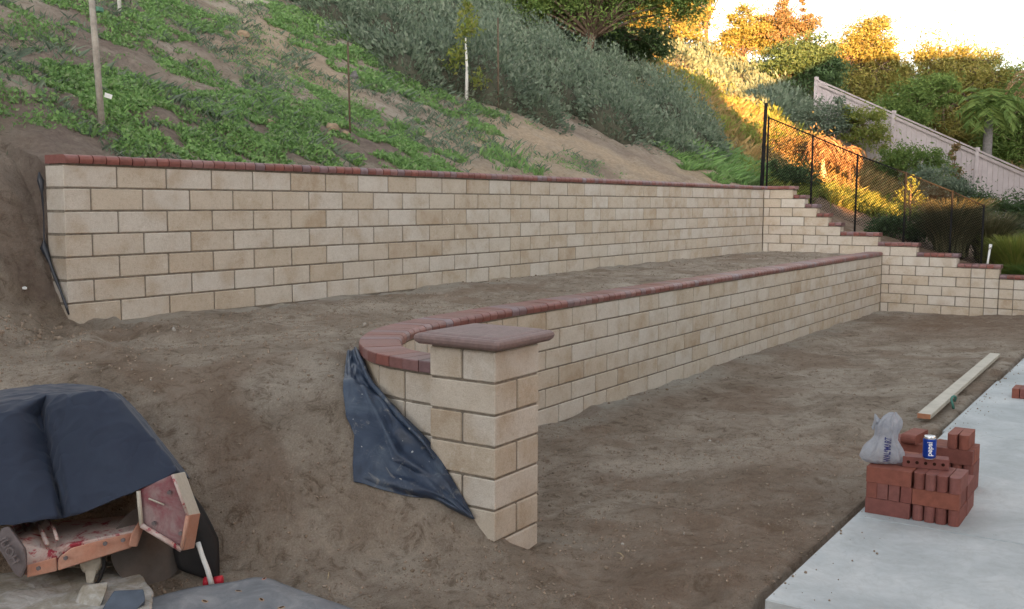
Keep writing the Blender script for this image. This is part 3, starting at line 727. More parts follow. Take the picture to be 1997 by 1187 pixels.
for i, x in enumerate(np.linspace(-6.6, 5.4, 7)):  # unseen shrubs added to break the edge of the sunlit strip
    z0 = zt(x, -11.5)
    tree('tall shrub added out of view to dapple the strip of sunlight', (x, -11.5), [(0, 0, 1.3, 1.25, 1.3), (.6, 0, 2.1, .8, .5 + .3 * (i % 3))], .16, 3500, DKGR, .06, seed=60 + i, clump=.4, cat='shrub', name='sun_block_shrub', group='added shrubs dappling the sunlight from out of view')
tree('tall feathery green tree behind the board fence above the olive green one', (48.5, 6.0), [(0, 0, 4.6, 1.8, 1.6), (1.2, -1.9, 4.2, 1.6, 1.4), (-1.1, 1.7, 4.2, 1.5, 1.4), (0, 0, 2.6, 2.2, 1.5)], .17, 22000, MIDG, .17, seed=71, droop=.7, clump=.24)
tree('green bushy tree filling the gap behind the upper end of the board fence', (44.5, 10.4), [(0, 0, 2.2, 1.6, 1.5), (.9, -1.3, 2.0, 1.3, 1.3), (-.9, 1.4, 1.6, 1.4, 1.1)], .17, 16000, MIDG, .14, seed=72)
def palm(label, base, h, rad, nf, mat, trunk_mat, r0, seed, droopy=1.0, leafl=.5, name='palm_tree', cat='palm tree', flare=1.0):
    r_ = np.random.RandomState(seed); x, y = base; z0 = zt(x, y) - .08
    t = thing(name, label, cat, (x, y, z0))
    tube('trunk', [(0, 0, 0), (.02, 0, h * .15), (0, .03, h * .5), (.03, .02, h)], [r0 * 1.5 * flare, r0 * 1.1 * flare, r0, r0 * .85], trunk_mat, t, 10)
    C = []; D = []
    for k in range(nf):
        a = k * 2.399 + r_.rand() * .3; el = 1.15 - 1.5 * (k / nf) ** 1.0; L = rad * (.85 + .3 * r_.rand())
        p = np.array([.03, .02, h]); d = np.array([math.cos(a) * math.cos(el), math.sin(a) * math.cos(el), math.sin(el)]); m = 16
        for s in range(m):
            d = d + np.array([0, 0, -.11 * droopy]); d /= np.linalg.norm(d); p = p + d * L / m
            side = np.cross(d, [0, 0, 1]); side /= np.linalg.norm(side) + 1e-6
            for sg in (-1, 1):
                q = d * .5 + side * sg * .8 + np.array([0, 0, -.25 * droopy]); q /= np.linalg.norm(q); ll = leafl * math.sin(math.pi * (s + 2) / (m + 3))
                C.append(p + q * ll / 2); D.append(q * 3)
    V = leaf_quads(np.array(C), leafl * .9, .12, r_, 0, dirs=np.array(D))
    ob('crown', leaf_mesh('crown', V, mat), t)
    return t
palm('palm with a dark rough trunk rising behind the lower board fence', (38.0, 3.7), 3.6, 1.3, 34, MIDG, GREYB, .17, 3, 1.0, .55)
palm('small drooping straw coloured palm with a glowing pale trunk behind the wire fence', (19.7, 4.36), 1.0, .60, 24, TANL, PALEB, .045, 4, 1.9, .24, flare=1.6)
palm('second small drooping straw coloured palm right of the one with the glowing trunk', (20.6, 4.0), .95, .50, 20, TANL, BARK, .035, 5, 1.9, .22)
palm('thin tall palm whose fronds arch in at the top right corner', (41.2, 2.75), 5.2, 1.2, 12, TANL, BARK, .07, 6, 1.2, .3)

# young garden trees and stakes on the slope
def sapling(label, base, h, white_to, crown, mat, n, seed, name='young_tree', stake=False):
    r_ = np.random.RandomState(seed); x, y = base; z0 = zt(x, y) - .05; t = thing(name, label, 'young tree', (x, y, z0))
    tube('trunk', [(0, 0, 0), (.01, 0, h * .5), (-.01, .01, h)], [.028, .022, .012], WHITEP if white_to else BARK, t, 8)
    Vs = []
    for (dx, dy, cz, rr) in crown:
        P = r_.normal(size=(n, 3)); P /= np.linalg.norm(P, axis=1)[:, None]; P *= (r_.rand(n) ** .5 * (1 + .8 * r_.rand(n) ** 3))[:, None] * rr; P[:, 2] *= 1.1
        Vs.append(leaf_quads(P + np.array([dx, dy, cz]), .075, .4, r_, .1))
    if Vs: ob('crown', leaf_mesh('crown', Vs, mat), t)
    return t
sapling('young tree with a whitewashed trunk and yellow green leaves in front of the grey shrubs', (8.34, 6.22), .92, True, [(0, 0, 1.2, .15), (-.04, .02, .98, .12), (-.12, .14, .60, .17), (-.05, .1, .72, .12), (.1, -.14, .35, .12), (.02, 0, 1.38, .10), (.05, -.06, 1.08, .13)], YGR, 90, 3)
sapling('spindly young tree growing in the yellow grass beyond the wire fence', (15.6, 1.55), 1.05, False, [(0, 0, 1.0, .16), (.05, -.15, .75, .14), (-.1, .15, .8, .12)], YGR, 90, 5)
def stake(label, base, h, r0, mat, name='plant_stake', lean=(0, 0), extra=None):
    x, y = base; z0 = zt(x, y) - .08; t = thing(name, label, 'stake', (x, y, z0))
    tube('pole', [(0, 0, 0), (lean[0] * .5, lean[1] * .5, h * .5), (lean[0], lean[1], h)], [r0, r0 * .97, r0 * .9], mat, t, 8)
    if extra: extra(t)
    return t
WOODG = m_simple('weathered_wood', (.36, .33, .29), .85, .1, .3, 16, .3, 60); TAGM = m_simple('white_tag', (.75, .76, .76), .5, .3, .03); TIE = m_simple('green_tie', (.10, .25, .17), .6, .3, .1)
def ex1(t):
    ob('tag', box_mesh('tag', .055, .004, .035, .001, TAGM), t, (.036, -.03, .34), (0, .3, -.6))
    ob('tie', box_mesh('tie', .065, .065, .035, .004, TIE), t, (-.01, 0, .98), (0, 0, .3))
    tube('trunk', [(.0, .05, 0), (.0, .045, .9), (-.03, .03, 1.2), (-.04, .02, 2.1)], [.007, .007, .006, .004], BARK, t, 6)
stake('tall weathered wooden stake with a white tag and a bare sapling tied to it', (.99, 4.32), 1.12, .026, WOODG, 'plant_stake', (-.06, 0), ex1)
stake('pale pole standing high on the slope at the top edge above the tagged stake', (3.33, 7.3), 1.3, .022, WHITEP)
stake('thin brown stick standing in the green weeds right of the tan rocks', (3.93, 4.47), .98, .010, BARK, lean=(0, .02))
stake('thin brown stick standing in front of the grey shrubs right of the white trunk', (8.77, 5.95), 1.4, .012, BARK, lean=(-.02, 0))
ROCK = m_simple('tan_rock', (.30, .225, .155), .9, .1, .25, 8, .5, 30)
def rock(label, base, r0, seed, mat=None, group=None, sink=.3):
    r_ = random.Random(seed); bm = bmesh.new(); bmesh.ops.create_icosphere(bm, subdivisions=2, radius=1)
    k = [r_.uniform(.65, 1.2) for _ in range(12)]
    for v in bm.verts:
        q = 1 + .22 * math.sin(v.co.x * 3 + k[0] * 9) * math.cos(v.co.y * 3.3 + k[1] * 9) + .12 * math.sin(v.co.z * 6 + k[2] * 9); v.co = Vector((v.co.x * k[3], v.co.y * k[4] * .8, v.co.z * k[5] * .7)) * r0 * q
    x, y = base
    return ob('rock', bm_mesh('rock', bm, mat or ROCK), None, (x, y, zt(x, y) + r0 * (.5 - sink)), (0, 0, r_.uniform(0, 6)), label, 'rock', group)
rock('squat tan rock beside a dark hollow in the green weeds', (3.70, 4.50), .085, 1); rock('smaller tan rock leaning against the squat tan rock', (3.82, 4.44), .05, 2)
rock('pointed tan rock half buried in the weeds above the wall cap', (3.05, 4.72), .075, 3); rock('pale rock on the bare path high on the slope', (5.3, 6.6), .06, 4)
rock('flat pale rock at the upper end of the bare path', (5.2, 7.4), .07, 5); rock('grey rock where the bare path meets the bright green strip', (6.3, 6.55), .10, 6, GREYB)
# concrete curb at the top of the bare path
CURB = m_simple('old_concrete', (.46, .42, .36), .9, .1, .15, 8, .3, 50, coord='w')
ca_, cb_ = np.array([5.2, 8.95, 0]), np.array([7.25, 9.05, 0]); pts = []
for p in (ca_, cb_):
    z = .86 + .5 * (p[1] - 3.75)
    for dy in (-.07, .07):
        for dz in (-.15, .07): pts.append((p[0], p[1] + dy, z + dz))
hull('drain_curb', pts, CURB, None, .01, label='pale concrete curb crossing the top of the bare path', cat='curb')

# ------------------------------------------------------------------ pale board fence running down the far slope
FENCE = m_simple('faded_pink_board', (.47, .42, .43), .8, .2, .10, 5, .2, 60); FCAP = m_simple('faded_rail', (.42, .37, .37), .85, .2, .15, 6, .3)
bf = thing('board_fence', 'long faded pinkish board fence stepping down the far slope at right', 'fence'); bf['kind'] = 'thing'
XF = 29.0
def gtop(y): return float(np.interp(y, [-3, 1.48, 6.96, 8], [-.4, 1.66, 4.32, 4.80]))
yy = 7.4; k = 0
while yy > -3:
    y1_ = yy - .145; zt_ = gtop(yy - .07); zb_ = zt_ - 1.95
    th = .022 if k % 2 else .03
    p = [(XF + sx * th / 2, y, z + (gtop(y) - zt_)) for sx in (-1, 1) for y in (yy - .004, y1_ + .004) for z in (zb_, zt_ - .08)]
    hull('board', p, FENCE, bf, 0); yy = y1_; k += 1
y_ = 7.45
while y_ > -3.2:
    ob('post', box_mesh('post', .11, .11, 2.2, .008, FENCE), bf, (XF - .03, y_, gtop(y_) - 1.02)); y_ -= 2.42
for (dz, w_, h_) in ((.0, .13, .05), (-.11, .07, .10)):
    for ya, yb in ((7.5, 1.48), (1.48, -3)):
        hull('rail', [(XF - .035 + sx * w_ / 2, y, gtop(y) + dz + sz * h_ / 2) for sx in (-1, 1) for y in (ya, yb) for sz in (-1, 1)], FCAP, bf, 0)
for i in range(16):
    x = XF + .08 + i * .15
    ob('board', box_mesh('board', .14, .025, 2.0, .002, FENCE), bf, (x, 7.5 + .02 * i, gtop(7.4) - 1.02 + i * .01))

# ------------------------------------------------------------------ bushes behind the wire fence
def bush(label, base, crowns, leaf, n, mat, seed, name='bush', **k): return tree(label, base, crowns, leaf, n, mat, .03, None, seed, cat='bush', name=name, clump=.34, **k)
bush('blue green bush in front of the middle of the board fence', (24.6, 3.0), [(0, 0, .7, .8, .6), (.3, -.6, .5, .6, .5)], .10, 6000, SAGE, 21)
bush('dark green bush below the leaning dry fronds on the board fence', (24.8, 1.9), [(0, 0, .6, .7, .5), (-.3, .5, .4, .6, .45)], .10, 5500, DKGR, 22)
bush('round dark green bush at the lower board fence', (22.6, .75), [(0, 0, .75, .55, .6), (.1, -.35, .5, .5, .5)], .09, 5500, DKGR, 23)
bush('greyish twiggy bush at the right edge under the board fence', (21.5, -.15), [(0, 0, .6, .6, .6), (0, -.6, .5, .6, .5)], .08, 4500, SAGE, 24)
bush('tall light green bush against the upper board fence', (28.0, 6.0), [(0, 0, 1.2, .5, .9), (.1, -.7, 1.0, .5, .8)], .12, 4500, YGR, 25)
bush('low dark bush on the slope behind the tall fence post', (15.6, 4.0), [(0, 0, .3, .5, .3), (.6, -.2, .3, .5, .3)], .08, 3500, DKGR, 26)
bush('deep green bush just behind the steps of the far wall', (15.2, 1.9), [(0, 0, .2, .45, .28), (.2, -.5, .2, .4, .25)], .08, 3500, DKGR, 27)
bush('dry brown bush hanging over the middle of the board fence', (28.2, 3.1), [(0, 0, 1.3, .18, .7), (0, -.1, .8, .25, .5)], .12, 1500, BRZ, 28)
bush('brownish bush among the small palms on the sunlit slope', (20.8, 5.1), [(0, 0, .5, .6, .45), (-.6, .3, .5, .5, .4), (.6, -.5, .5, .5, .4)], .10, 4000, BRZ, 29)
bush('grey green bush merging into the upper end of the board fence', (27.6, 7.0), [(0, 0, .8, .8, .8), (.3, -.7, .9, .6, .7), (-.4, .8, .6, .8, .6)], .12, 6500, SAGE, 73)
bush('green bush in front of the board fence right of the tall light green one', (27.2, 4.4), [(0, 0, .7, .7, .7), (.2, -.8, .6, .6, .6)], .12, 5500, MIDG, 74)
def fountain(label, base, h, rad, n, mat, seed, cat='ornamental grass'):
    n = int(n * .75); r_ = np.random.RandomState(seed); x, y = base; z0 = zt(x, y) - .03
    a = r_.rand(n) * 6.283; rr = r_.rand(n) ** .6; P = np.stack([np.cos(a) * rr * rad * .45, np.sin(a) * rr * rad * .45, np.zeros(n)], 1)
    H = h * (.55 + .5 * r_.rand(n)); lean = np.stack([np.cos(a), np.sin(a)], 1) * (rad * (.2 + .8 * r_.rand(n)))[:, None]
    sd_ = np.stack([-np.sin(a), np.cos(a), np.zeros(n)], 1) * .011 + r_.normal(size=(n, 3)) * .004
    lv = []; K = 4; fr = np.linspace(0, 1, K + 1)
    V = np.empty((n, 2 * (K + 1), 3))
    for i, t_ in enumerate(fr):
        c = P.copy(); c[:, :2] += lean * t_ ** 2; c[:, 2] += H * (t_ - .22 * t_ ** 3)
        wd_ = (1 - t_ * .85); V[:, 2 * i] = c - sd_ * wd_; V[:, 2 * i + 1] = c + sd_ * wd_
    idx = np.arange(n)[:, None] * 2 * (K + 1); F = np.vstack([np.hstack([idx + 2 * i, idx + 2 * i + 1, idx + 2 * i + 3, idx + 2 * i + 2]) for i in range(K)])
    me = fastmesh('fountain_grass', V.reshape(-1, 3), F, mat)
    return ob('fountain_grass', me, None, (x, y, z0), None, label, cat)
DKSTRAW = m_leaf('dark_straw', [(.10, .11, .06), (.17, .16, .085), (.08, .09, .05), (.30, .26, .15)], .25)
fountain('big dark clump of feathery grass beside the end of the wire fence', (15.0, .72), 1.25, .60, 3200, DKSTRAW, 31)
fountain('smaller feathery grass clump right of the big dark clump', (15.6, .2), 1.15, .5, 2200, DKSTRAW, 32)
fountain('bright green grass clump behind the white pipe', (14.6, -.35), .98, .5, 2600, YGR, 33)
fountain('golden tipped green grass clump at the right edge of the picture', (15.3, -.8), 1.2, .6, 3000, YGR, 34)
fountain('low green grass clump spilling over the lowest steps of the far wall', (14.2, -.75), .6, .5, 2400, MIDG, 35)
fountain('green grass clump beyond the golden tipped one', (17.5, -.3), .9, .7, 2600, YGR, 36)

# ------------------------------------------------------------------ wire fence behind the stepped wall
BLK = m_simple('black_coated_metal', (.016, .016, .017), .85, .1, .2); WIREM = m_simple('black_wire', (.012, .012, .013), .95, .02, .1)
wf = thing('wire_fence', 'black wire mesh fence going down behind the stepped wall', 'fence'); wf['kind'] = 'thing'
XW = 13.66
posts = [(3.56, 2.11), (2.77, 1.77), (2.01, 1.43), (1.22, 1.12), (.50, .82), (.03, .60)]
def bot(y): return float(np.interp(y, [-.5, .03, .50, 1.22, 2.01, 2.77, 3.56], [-.40, -.34, -.22, .0, .28, .58, .92]))
def top(y): return float(np.interp(y, [q[0] for q in posts][::-1], [q[1] for q in posts][::-1]))
for y, z in posts: tube('post', [(XW, y, bot(y) - .25), (XW, y, z + .02)], .017, BLK, wf, 8)
for (ya, za), (yb, zb_) in zip(posts[:-1], posts[1:]): tube('rail', [(XW, ya, za), (XW, yb, zb_)], .012, BLK, wf, 6)
V = []; F = []
def wire(y0, z0, y1, z1, r_=.0036, dx=0):
    d = Vector((0, y1 - y0, z1 - z0)); 
    if d.length < 1e-4: return
    d.normalize(); nrm = Vector((0, -d.z, d.y)) * r_; b = len(V)
    for (y, z) in ((y0, z0), (y1, z1)):
        for o_ in (Vector((r_, 0, 0)), -Vector((r_, 0, 0)) * .5 + nrm * .87, -Vector((r_, 0, 0)) * .5 - nrm * .87): V.append((XW + dx + o_.x, y + o_.y, z + o_.z))
    for k in range(3): F.append((b + k, b + (k + 1) % 3, b + 3 + (k + 1) % 3, b + 3 + k))
ylo, yhi = posts[-1][0], posts[0][0]; pitch = .05
for sg in (1, -1):
    c = ylo - 1.4
    while c < yhi + 1.4:
        prev = None
        for k in range(30):
            v = k / 29; y = c + sg * v * 1.2
            inside = ylo <= y <= yhi; p = (y, bot(y) + (top(y) - bot(y)) * v) if inside else None
            if prev and p and k % 1 == 0: wire(prev[0], prev[1], p[0], p[1], dx=.003 * sg)
            prev = p
        c += pitch
ob('wire_mesh', mesh('wire_mesh', V, F, WIREM), wf)
tube('fence_post', [(13.62, 3.64, .70), (13.62, 3.62, 1.5), (13.62, 3.60, 2.36)], [.036, .034, .03], BLK, None, 10, label='tall thick black post at the top end of the wire fence', cat='post')
PIPE = m_simple('white_pipe', (.72, .74, .74), .4, .4, .04)
pp = thing('pipe', 'short white plastic pipe leaning up behind the step of the far wall', 'pipe', (13.6, -.08, -.45))
tube('tube', [(0, .02, 0), (0, -.02, .40)], .017, PIPE, pp, 12); tube('pipe_cap', [(0, -.0195, .375), (0, -.0235, .45)], [.024, .024], PIPE, pp, 12)
# ------------------------------------------------------------------ plastic sheet against the curved wall
def m_sheet():
    m, nt, b = newmat('muddy_black_plastic', .46, .45)
    tc = N(nt, 'ShaderNodeTexCoord'); v = tc.outputs['Object']
    c = ramp(nt, noise(nt, 5, 5, .65, v, .8), [(.3, (.014, .022, .042)), (.5, (.026, .042, .078)), (.7, (.065, .090, .130))])
    f = ramp(nt, noise(nt, 9, 7, .75, v, 1.2), [(.56, (0, 0, 0)), (.70, (.7, .7, .7))]); c = mix(nt, f, c, (.24, .235, .22))
    f = ramp(nt, noise(nt, 24, 2, .5, v), [(.72, (0, 0, 0)), (.74, (1, 1, 1))]); c = mix(nt, f, c, (.40, .41, .41))
    nt.links.new(c, b.inputs['Base Color']); nt.links.new(f, b.inputs['Roughness']) if False else None
    bump(nt, b, noise(nt, 16, 5, .6, v, .7), .35, .012)
    return m
SHEET = m_sheet()
inner = [(.33, 1.145, -.20), (.214, .992, -.245), (.14, .881, -.31), (.094, .782, -.362), (.062, .687, -.414), (.034, .542, -.471), (.020, .403, -.555), (-.010, .27, -.68), (-.010, .18, -.79), (-.012, .11, -.885)]
outer = [(.30, 1.20, -.21), (.13, 1.06, -.28), (-.08, .88, -.355), (-.18, .77, -.46), (-.22, .68, -.55), (-.31, .61, -.645), (-.35, .57, -.715), (-.24, .44, -.755), (-.10, .27, -.815), (-.015, .12, -.885)]
def resample(P, n):
    P = np.array(P, float); s = np.concatenate([[0], np.cumsum(np.linalg.norm(np.diff(P, axis=0), axis=1))]); t = np.linspace(0, s[-1], n)
    return np.stack([np.interp(t, s, P[:, k]) for k in range(3)], 1)
NU, NV = 150, 70
A = resample(inner, NU); B_ = resample(outer, NU)
u = np.linspace(0, 1, NU)[:, None]; v = np.linspace(0, 1, NV)[None]
G = A[:, None] * (1 - v[..., None]) + B_[:, None] * v[..., None]
fold = .016 * np.sin(u * 13 + v * 5) * np.sin(np.pi * v) + .014 * vnoise(u * 5 + v, v * 3 + u, .35, 81) + .010 * np.sin(u * 43 + v * 9 + 3 * vnoise(u + 0 * v, v + 0 * u, .3, 82)) * v
sag = -.05 * np.sin(np.pi * v) * (1 - u * .5)
nrm_ = np.array([-.75, -.55, .35]); nrm_ /= np.linalg.norm(nrm_)
def rdg(a, b, sc, sd): return 1 - 2 * np.abs(vnoise(a, b, sc, sd))
uu, vv0 = u * 1.6 + 0 * v, v * .6 + 0 * u
fold = fold * .7 + .016 * rdg(uu + .6 * vv0, vv0 * 2.2, .30, 83) + .007 * rdg(uu - .5 * vv0, vv0 + .3 * uu, .13, 84)
G = G + nrm_ * ((fold + .012) * np.minimum(1, v * 6) * np.minimum(1, (1 - v) * 5 + .15))[..., None]
gz = height(G[..., 0].ravel(), G[..., 1].ravel(), True).reshape(NU, NV)
outside = path_side(G[..., 0], G[..., 1]) < -.11
G[..., 2] = np.where(outside, np.maximum(G[..., 2], gz + .010 + .6 * np.maximum(fold, 0) * np.sin(np.pi * v)), G[..., 2])
ij = (np.arange(NU - 1)[:, None] * NV + np.arange(NV - 1)[None]).ravel()
me = fastmesh('plastic_sheet', G.reshape(-1, 3), np.stack([ij, ij + NV, ij + NV + 1, ij + 1], 1), SHEET, True)
o = ob('plastic_sheet', me, label='muddy blue black plastic sheet hanging on the curved wall and soil by the pillar', cat='plastic sheet')
sol = o.modifiers.new('thick', 'SOLIDIFY'); sol.thickness = .003
# the rolled rim along the top edge of the sheet
rimp = [(p[0] - .012, p[1] - .012, p[2] + .012 * math.sin(i * 1.9)) for i, p in enumerate(A[::6])][:11]
rimp = [(p[0] * .6 + q[0] * .4 - .02, p[1] * .6 + q[1] * .4, max(p[2], q[2]) + .015) for p, q in zip(A[2:120:11], G[2:120:11, 12])]
tube('rolled_edge', [Vector(p) for p in rimp], [.006, .011, .014, .012, .016, .015, .013, .016, .012, .010, .006], SHEET, o, 7)
# membrane behind the left end of the tall wall
mp = [(.070, 3.70, .80), (.070, 3.69, .745), (.072, 3.68, .66), (.074, 3.675, .50), (.072, 3.68, .35), (.070, 3.68, .30), (.072, 3.62, .20), (.074, 3.575, .11), (.075, 3.52, .02), (.076, 3.47, -.07), (.076, 3.44, -.13)]
BLKP = m_simple('black_plastic', (.02, .024, .035), .35, .5, .3, 20)
o = tube('plastic_sheet', [Vector(p) for p in mp], [.005, .022, .008, .004, .006, .026, .010, .013, .008, .010, .006], BLKP, None, 7, label='crumpled black plastic sticking out behind the left end of the tall wall', cat='plastic sheet')
rock('two lobed white scrap on the soil bank left of the tall wall', (-.13, 3.60), .025, 44, TAGM)

# ------------------------------------------------------------------ stones, crumbs and twigs on the soil
rs2 = np.random.RandomState(12)
def crumbs(n, xr, yr, smin, smax, mat, label, gate=-2, name='gravel', col_noise=.5):
    x = xr[0] + rs2.rand(n) * (xr[1] - xr[0]); y = yr[0] + rs2.rand(n) * (yr[1] - yr[0])
    d = path_side(x, y)
    m = (np.abs(d) > .13) & ~((x > 0) & (x < .4) & (y > -.01) & (y < .4)) & ~((x > .05) & (y < -1.27)) & (y < 3.44) & (vnoise(x, y, col_noise, 91) > gate)
    x, y = x[m], y[m]; n = len(x); z = height(x, y)
    bm = bmesh.new(); bmesh.ops.create_icosphere(bm, subdivisions=1, radius=1); iv = np.array([v.co for v in bm.verts]); iff = np.array([[v.index for v in f.verts] for f in bm.faces]); bm.free()
    s = smin + (smax - smin) * rs2.rand(n) ** 4; V = iv[None] * (s[:, None] * (.6 + .7 * rs2.rand(n, 3)))[:, None, :] * (1 + .25 * rs2.normal(size=(n, len(iv), 1)).clip(-1, 1))
    V += np.stack([x, y, z + s * .15], 1)[:, None]
    F = (iff[None] + (np.arange(n) * len(iv))[:, None, None]).reshape(-1, 3)
    return ob(name, fastmesh(name, V.reshape(-1, 3), F, mat), label=label, cat='gravel', kind='stuff')
def m_crumb(name, cols):
    m, nt, b = newmat(name, .95, .1); g = N(nt, 'ShaderNodeNewGeometry'); k = len(cols)
    nt.links.new(ramp(nt, g.outputs['Random Per Island'], [(i / (k - 1), c) for i, c in enumerate(cols)]), b.inputs['Base Color']); return m
CR1 = m_crumb('soil_crumb', [(.20, .155, .115), (.25, .20, .155), (.30, .245, .195), (.23, .18, .14), (.33, .275, .22)])
CR2 = m_crumb('pebble', [(.30, .28, .25), (.22, .19, .16), (.42, .40, .37), (.26, .22, .18)])
crumbs(16000, (-2.6, 3.5), (-1.3, 3.2), .0025, .010, CR1, 'loose soil crumbs and small clods scattered over the bare yard')
crumbs(3000, (3.5, 13.2), (-1.3, 3.4), .004, .013, CR1, 'loose soil crumbs over the far part of the yard')
crumbs(500, (-.5, .9), (-.5, .25), .003, .013, CR1, 'clods of soil round the foot of the pillar')
crumbs(60, (-2.4, 5), (-1.3, 3.0), .006, .018, CR2, 'pale pebbles scattered over the bare soil')
crumbs(1800, (-1.6, .1), (2.9, 4.4), .004, .018, CR1, 'clods of soil on the bank left of the tall wall')
STRAW = m_simple('straw', (.42, .34, .22), .8, .2, .2)
for (px, py, D, a, l, lb) in [(455, 1090, 4.35, .4, .10, 'pale straw twig lying on soil right of the covered saw'), (640, 1080, 4.45, .7, .09, 'pale dry twig lying on the soil near the bottom centre'), (1212, 968, 4.9, 1.0, .07, 'short dry twig lying in the yard right of the pillar'), (1530, 955, 5.2, .3, .05, 'small dry twig lying left of the slab edge')]:
    p = at(px, py, D); d0 = CF + CR * (px - 998.5) / 1986.6 - CU * (py - 593.5) / 1986.6
    zz = zt(p[0], p[1]); q = np.array([math.cos(a), math.sin(a), 0]) * l / 2
    tube('twig', [(p[0] - q[0], p[1] - q[1], zz + .008), (p[0], p[1], zz + .014), (p[0] + q[0], p[1] + q[1], zz + .008)], [.002, .003, .002], STRAW, None, 5, label=lb, cat='twig')

# ------------------------------------------------------------------ timber lying beside the slab
WOOD = m_simple('pale_lumber', (.50, .47, .41), .75, .2, .14, 7, .2, 50); WEND = m_simple('lumber_end', (.36, .17, .10), .8, .2, .15, 20)
lp = [at(1794, 822, 6.70), at(1816, 829, 6.63), at(1952, 703, 9.70), at(1935, 699, 9.85)]
pa_, pb2 = np.array([4.25, -1.06]), np.array([8.05, -1.01]); dd = pb2 - pa_; ang_ = math.atan2(dd[1], dd[0]); LL = float(np.linalg.norm(dd))
lum = thing('lumber_plank', 'long pale timber plank lying on the soil along the edge of the slab', 'plank', (pa_[0], pa_[1], zt(*pa_) + .02), (0, 0, ang_))
ob('plank', box_mesh('plank', LL, .10, .036, .003, WOOD), lum, (LL / 2, 0, .03))
ob('end_grain', box_mesh('end_grain', .003, .096, .039, .001, WEND), lum, (-.0015, 0, .03))
TEALM = m_simple('teal_plastic', (.06, .19, .155), .5, .4, .2)
tl = thing('hose_clamp', 'small teal plastic loop hanging on the side of the timber plank', 'clamp', (4.92, -1.15, -1.03))
tube('loop', [(.05 * math.cos(a), -.01 * math.sin(a * 2), .05 + .05 * math.sin(a)) for a in np.linspace(0, 5.6, 12)], .010, TEALM, tl, 7)
tube('strap', [(.02, 0, .0), (.04, -.01, -.03), (.09, -.02, -.03)], .007, TEALM, tl, 6)

# ------------------------------------------------------------------ loose bricks on the slab
BLn, BW_, BT = .2245, .0815, .0545
def brick_mesh(rounded=True, holes=False):
    """long axis x, thickness y, width z; the far end in -x is rounded like a bullnose; grooves on the +z face"""
    r = .026; pr = []
    for a in np.linspace(90, 270, 9) if rounded else []: pr.append((-BLn / 2 + r + r * math.cos(R(a)), (BT / 2 - r if math.sin(R(a)) > 0 else -(BT / 2 - r)) * 1.0 + r * math.sin(R(a)) if abs(math.sin(R(a))) > .01 else 0))
    if not rounded: pr = [(-BLn / 2 + .002, BT / 2), (-BLn / 2, BT / 2 - .002), (-BLn / 2, -BT / 2 + .002), (-BLn / 2 + .002, -BT / 2)]
    pr += [(BLn / 2 - .002, -BT / 2), (BLn / 2, -BT / 2 + .002), (BLn / 2, BT / 2 - .002), (BLn / 2 - .002, BT / 2)]
    V = [(x, y, z) for z in (-BW_ / 2, BW_ / 2) for (x, y) in pr]; n = len(pr)
    F = [tuple(range(n)), tuple(range(2 * n - 1, n - 1, -1))] + [(i, i + n, (i + 1) % n + n, (i + 1) % n) for i in range(n)]
    bm = bmesh.new(); vv = [bm.verts.new(q) for q in V]
    for f in F: bm.faces.new([vv[i] for i in f])
    return bm_mesh('brick', bm, LOOSEB)
BRR = brick_mesh(True); BRS = brick_mesh(False); HOLE_SHADE = m_simple('painted_hole_dark', (.035, .018, .014), .95, .05, .1)
rq = random.Random(9)
GRP = 'loose bricks stacked on the slab'
def brick(label, x, y, z, ang=0, me=None, rot=None):
    return ob('brick', me or BRR, None, (x + rq.uniform(-.002, .002), y + rq.uniform(-.0015, .0015), z), rot or (0, 0, ang + rq.uniform(-.02, .02)), label, 'brick', GRP)
SZ = -1.0; lz = lambda k: SZ + BW_ / 2 + .001 + k * .0832
ordn = ['first', 'second', 'third', 'fourth']
X0 = 1.54; YA = -1.315
hid = 'brick hidden inside the front pile of the stack on the slab'
hid2 = 'brick hidden inside the rear pile of the stack on the slab'
for k, nm in ((0, 'bottom'), (2, 'top')):
    for i in range(4):
        lb = ('long side of the bottom brick in the left front pile below the plastic bag' if k == 0 else 'orange brick lying lengthwise at the front right under the plastic bag') if i == 0 else (hid if k == 0 else 'brick behind the orange one under the plastic bag')
        brick(lb, X0 + BT / 2 + i * .0572, YA - BLn / 2, lz(k), math.pi / 2, BRS)
for i in range(4): brick('%s flat brick end from the left in the middle layer below the plastic bag' % ordn[i], X0 + BLn / 2 + .004, YA - .0285 - i * .0572, lz(1), 0, BRS)
YB = YA - .231
for i in range(4):
    brick('%s rounded brick end from the left in the bottom layer of the right front pile' % ordn[i], X0 + BLn / 2, YB - .0285 - i * .0572, lz(0), 0, BRR)
    brick('%s rounded brick end from the left in the top layer below the holed brick' % ordn[i], X0 + BLn / 2 + .002, YB - .0285 - i * .0572, lz(2), 0, BRR)
    brick('long brick in the middle layer between the rounded ends of the right front pile' if i == 0 else hid, X0 + BT / 2 + .004 + i * .0572, YB - BLn / 2, lz(1), math.pi / 2, BRS)
for i in range(4):
    for k in range(2):
        brick(('low brick on the slab at the right end of the second row', 'brick with its top bared at the right end of the second row')[k] if i == 3 else hid2, X0 + .235 + BLn / 2, YB - .0285 - i * .0572, lz(k), 0, BRS)
    for k in range(3):
        brick(hid2, X0 + .235 + BLn / 2, YA - .0285 - i * .0572, lz(k), 0, BRS)
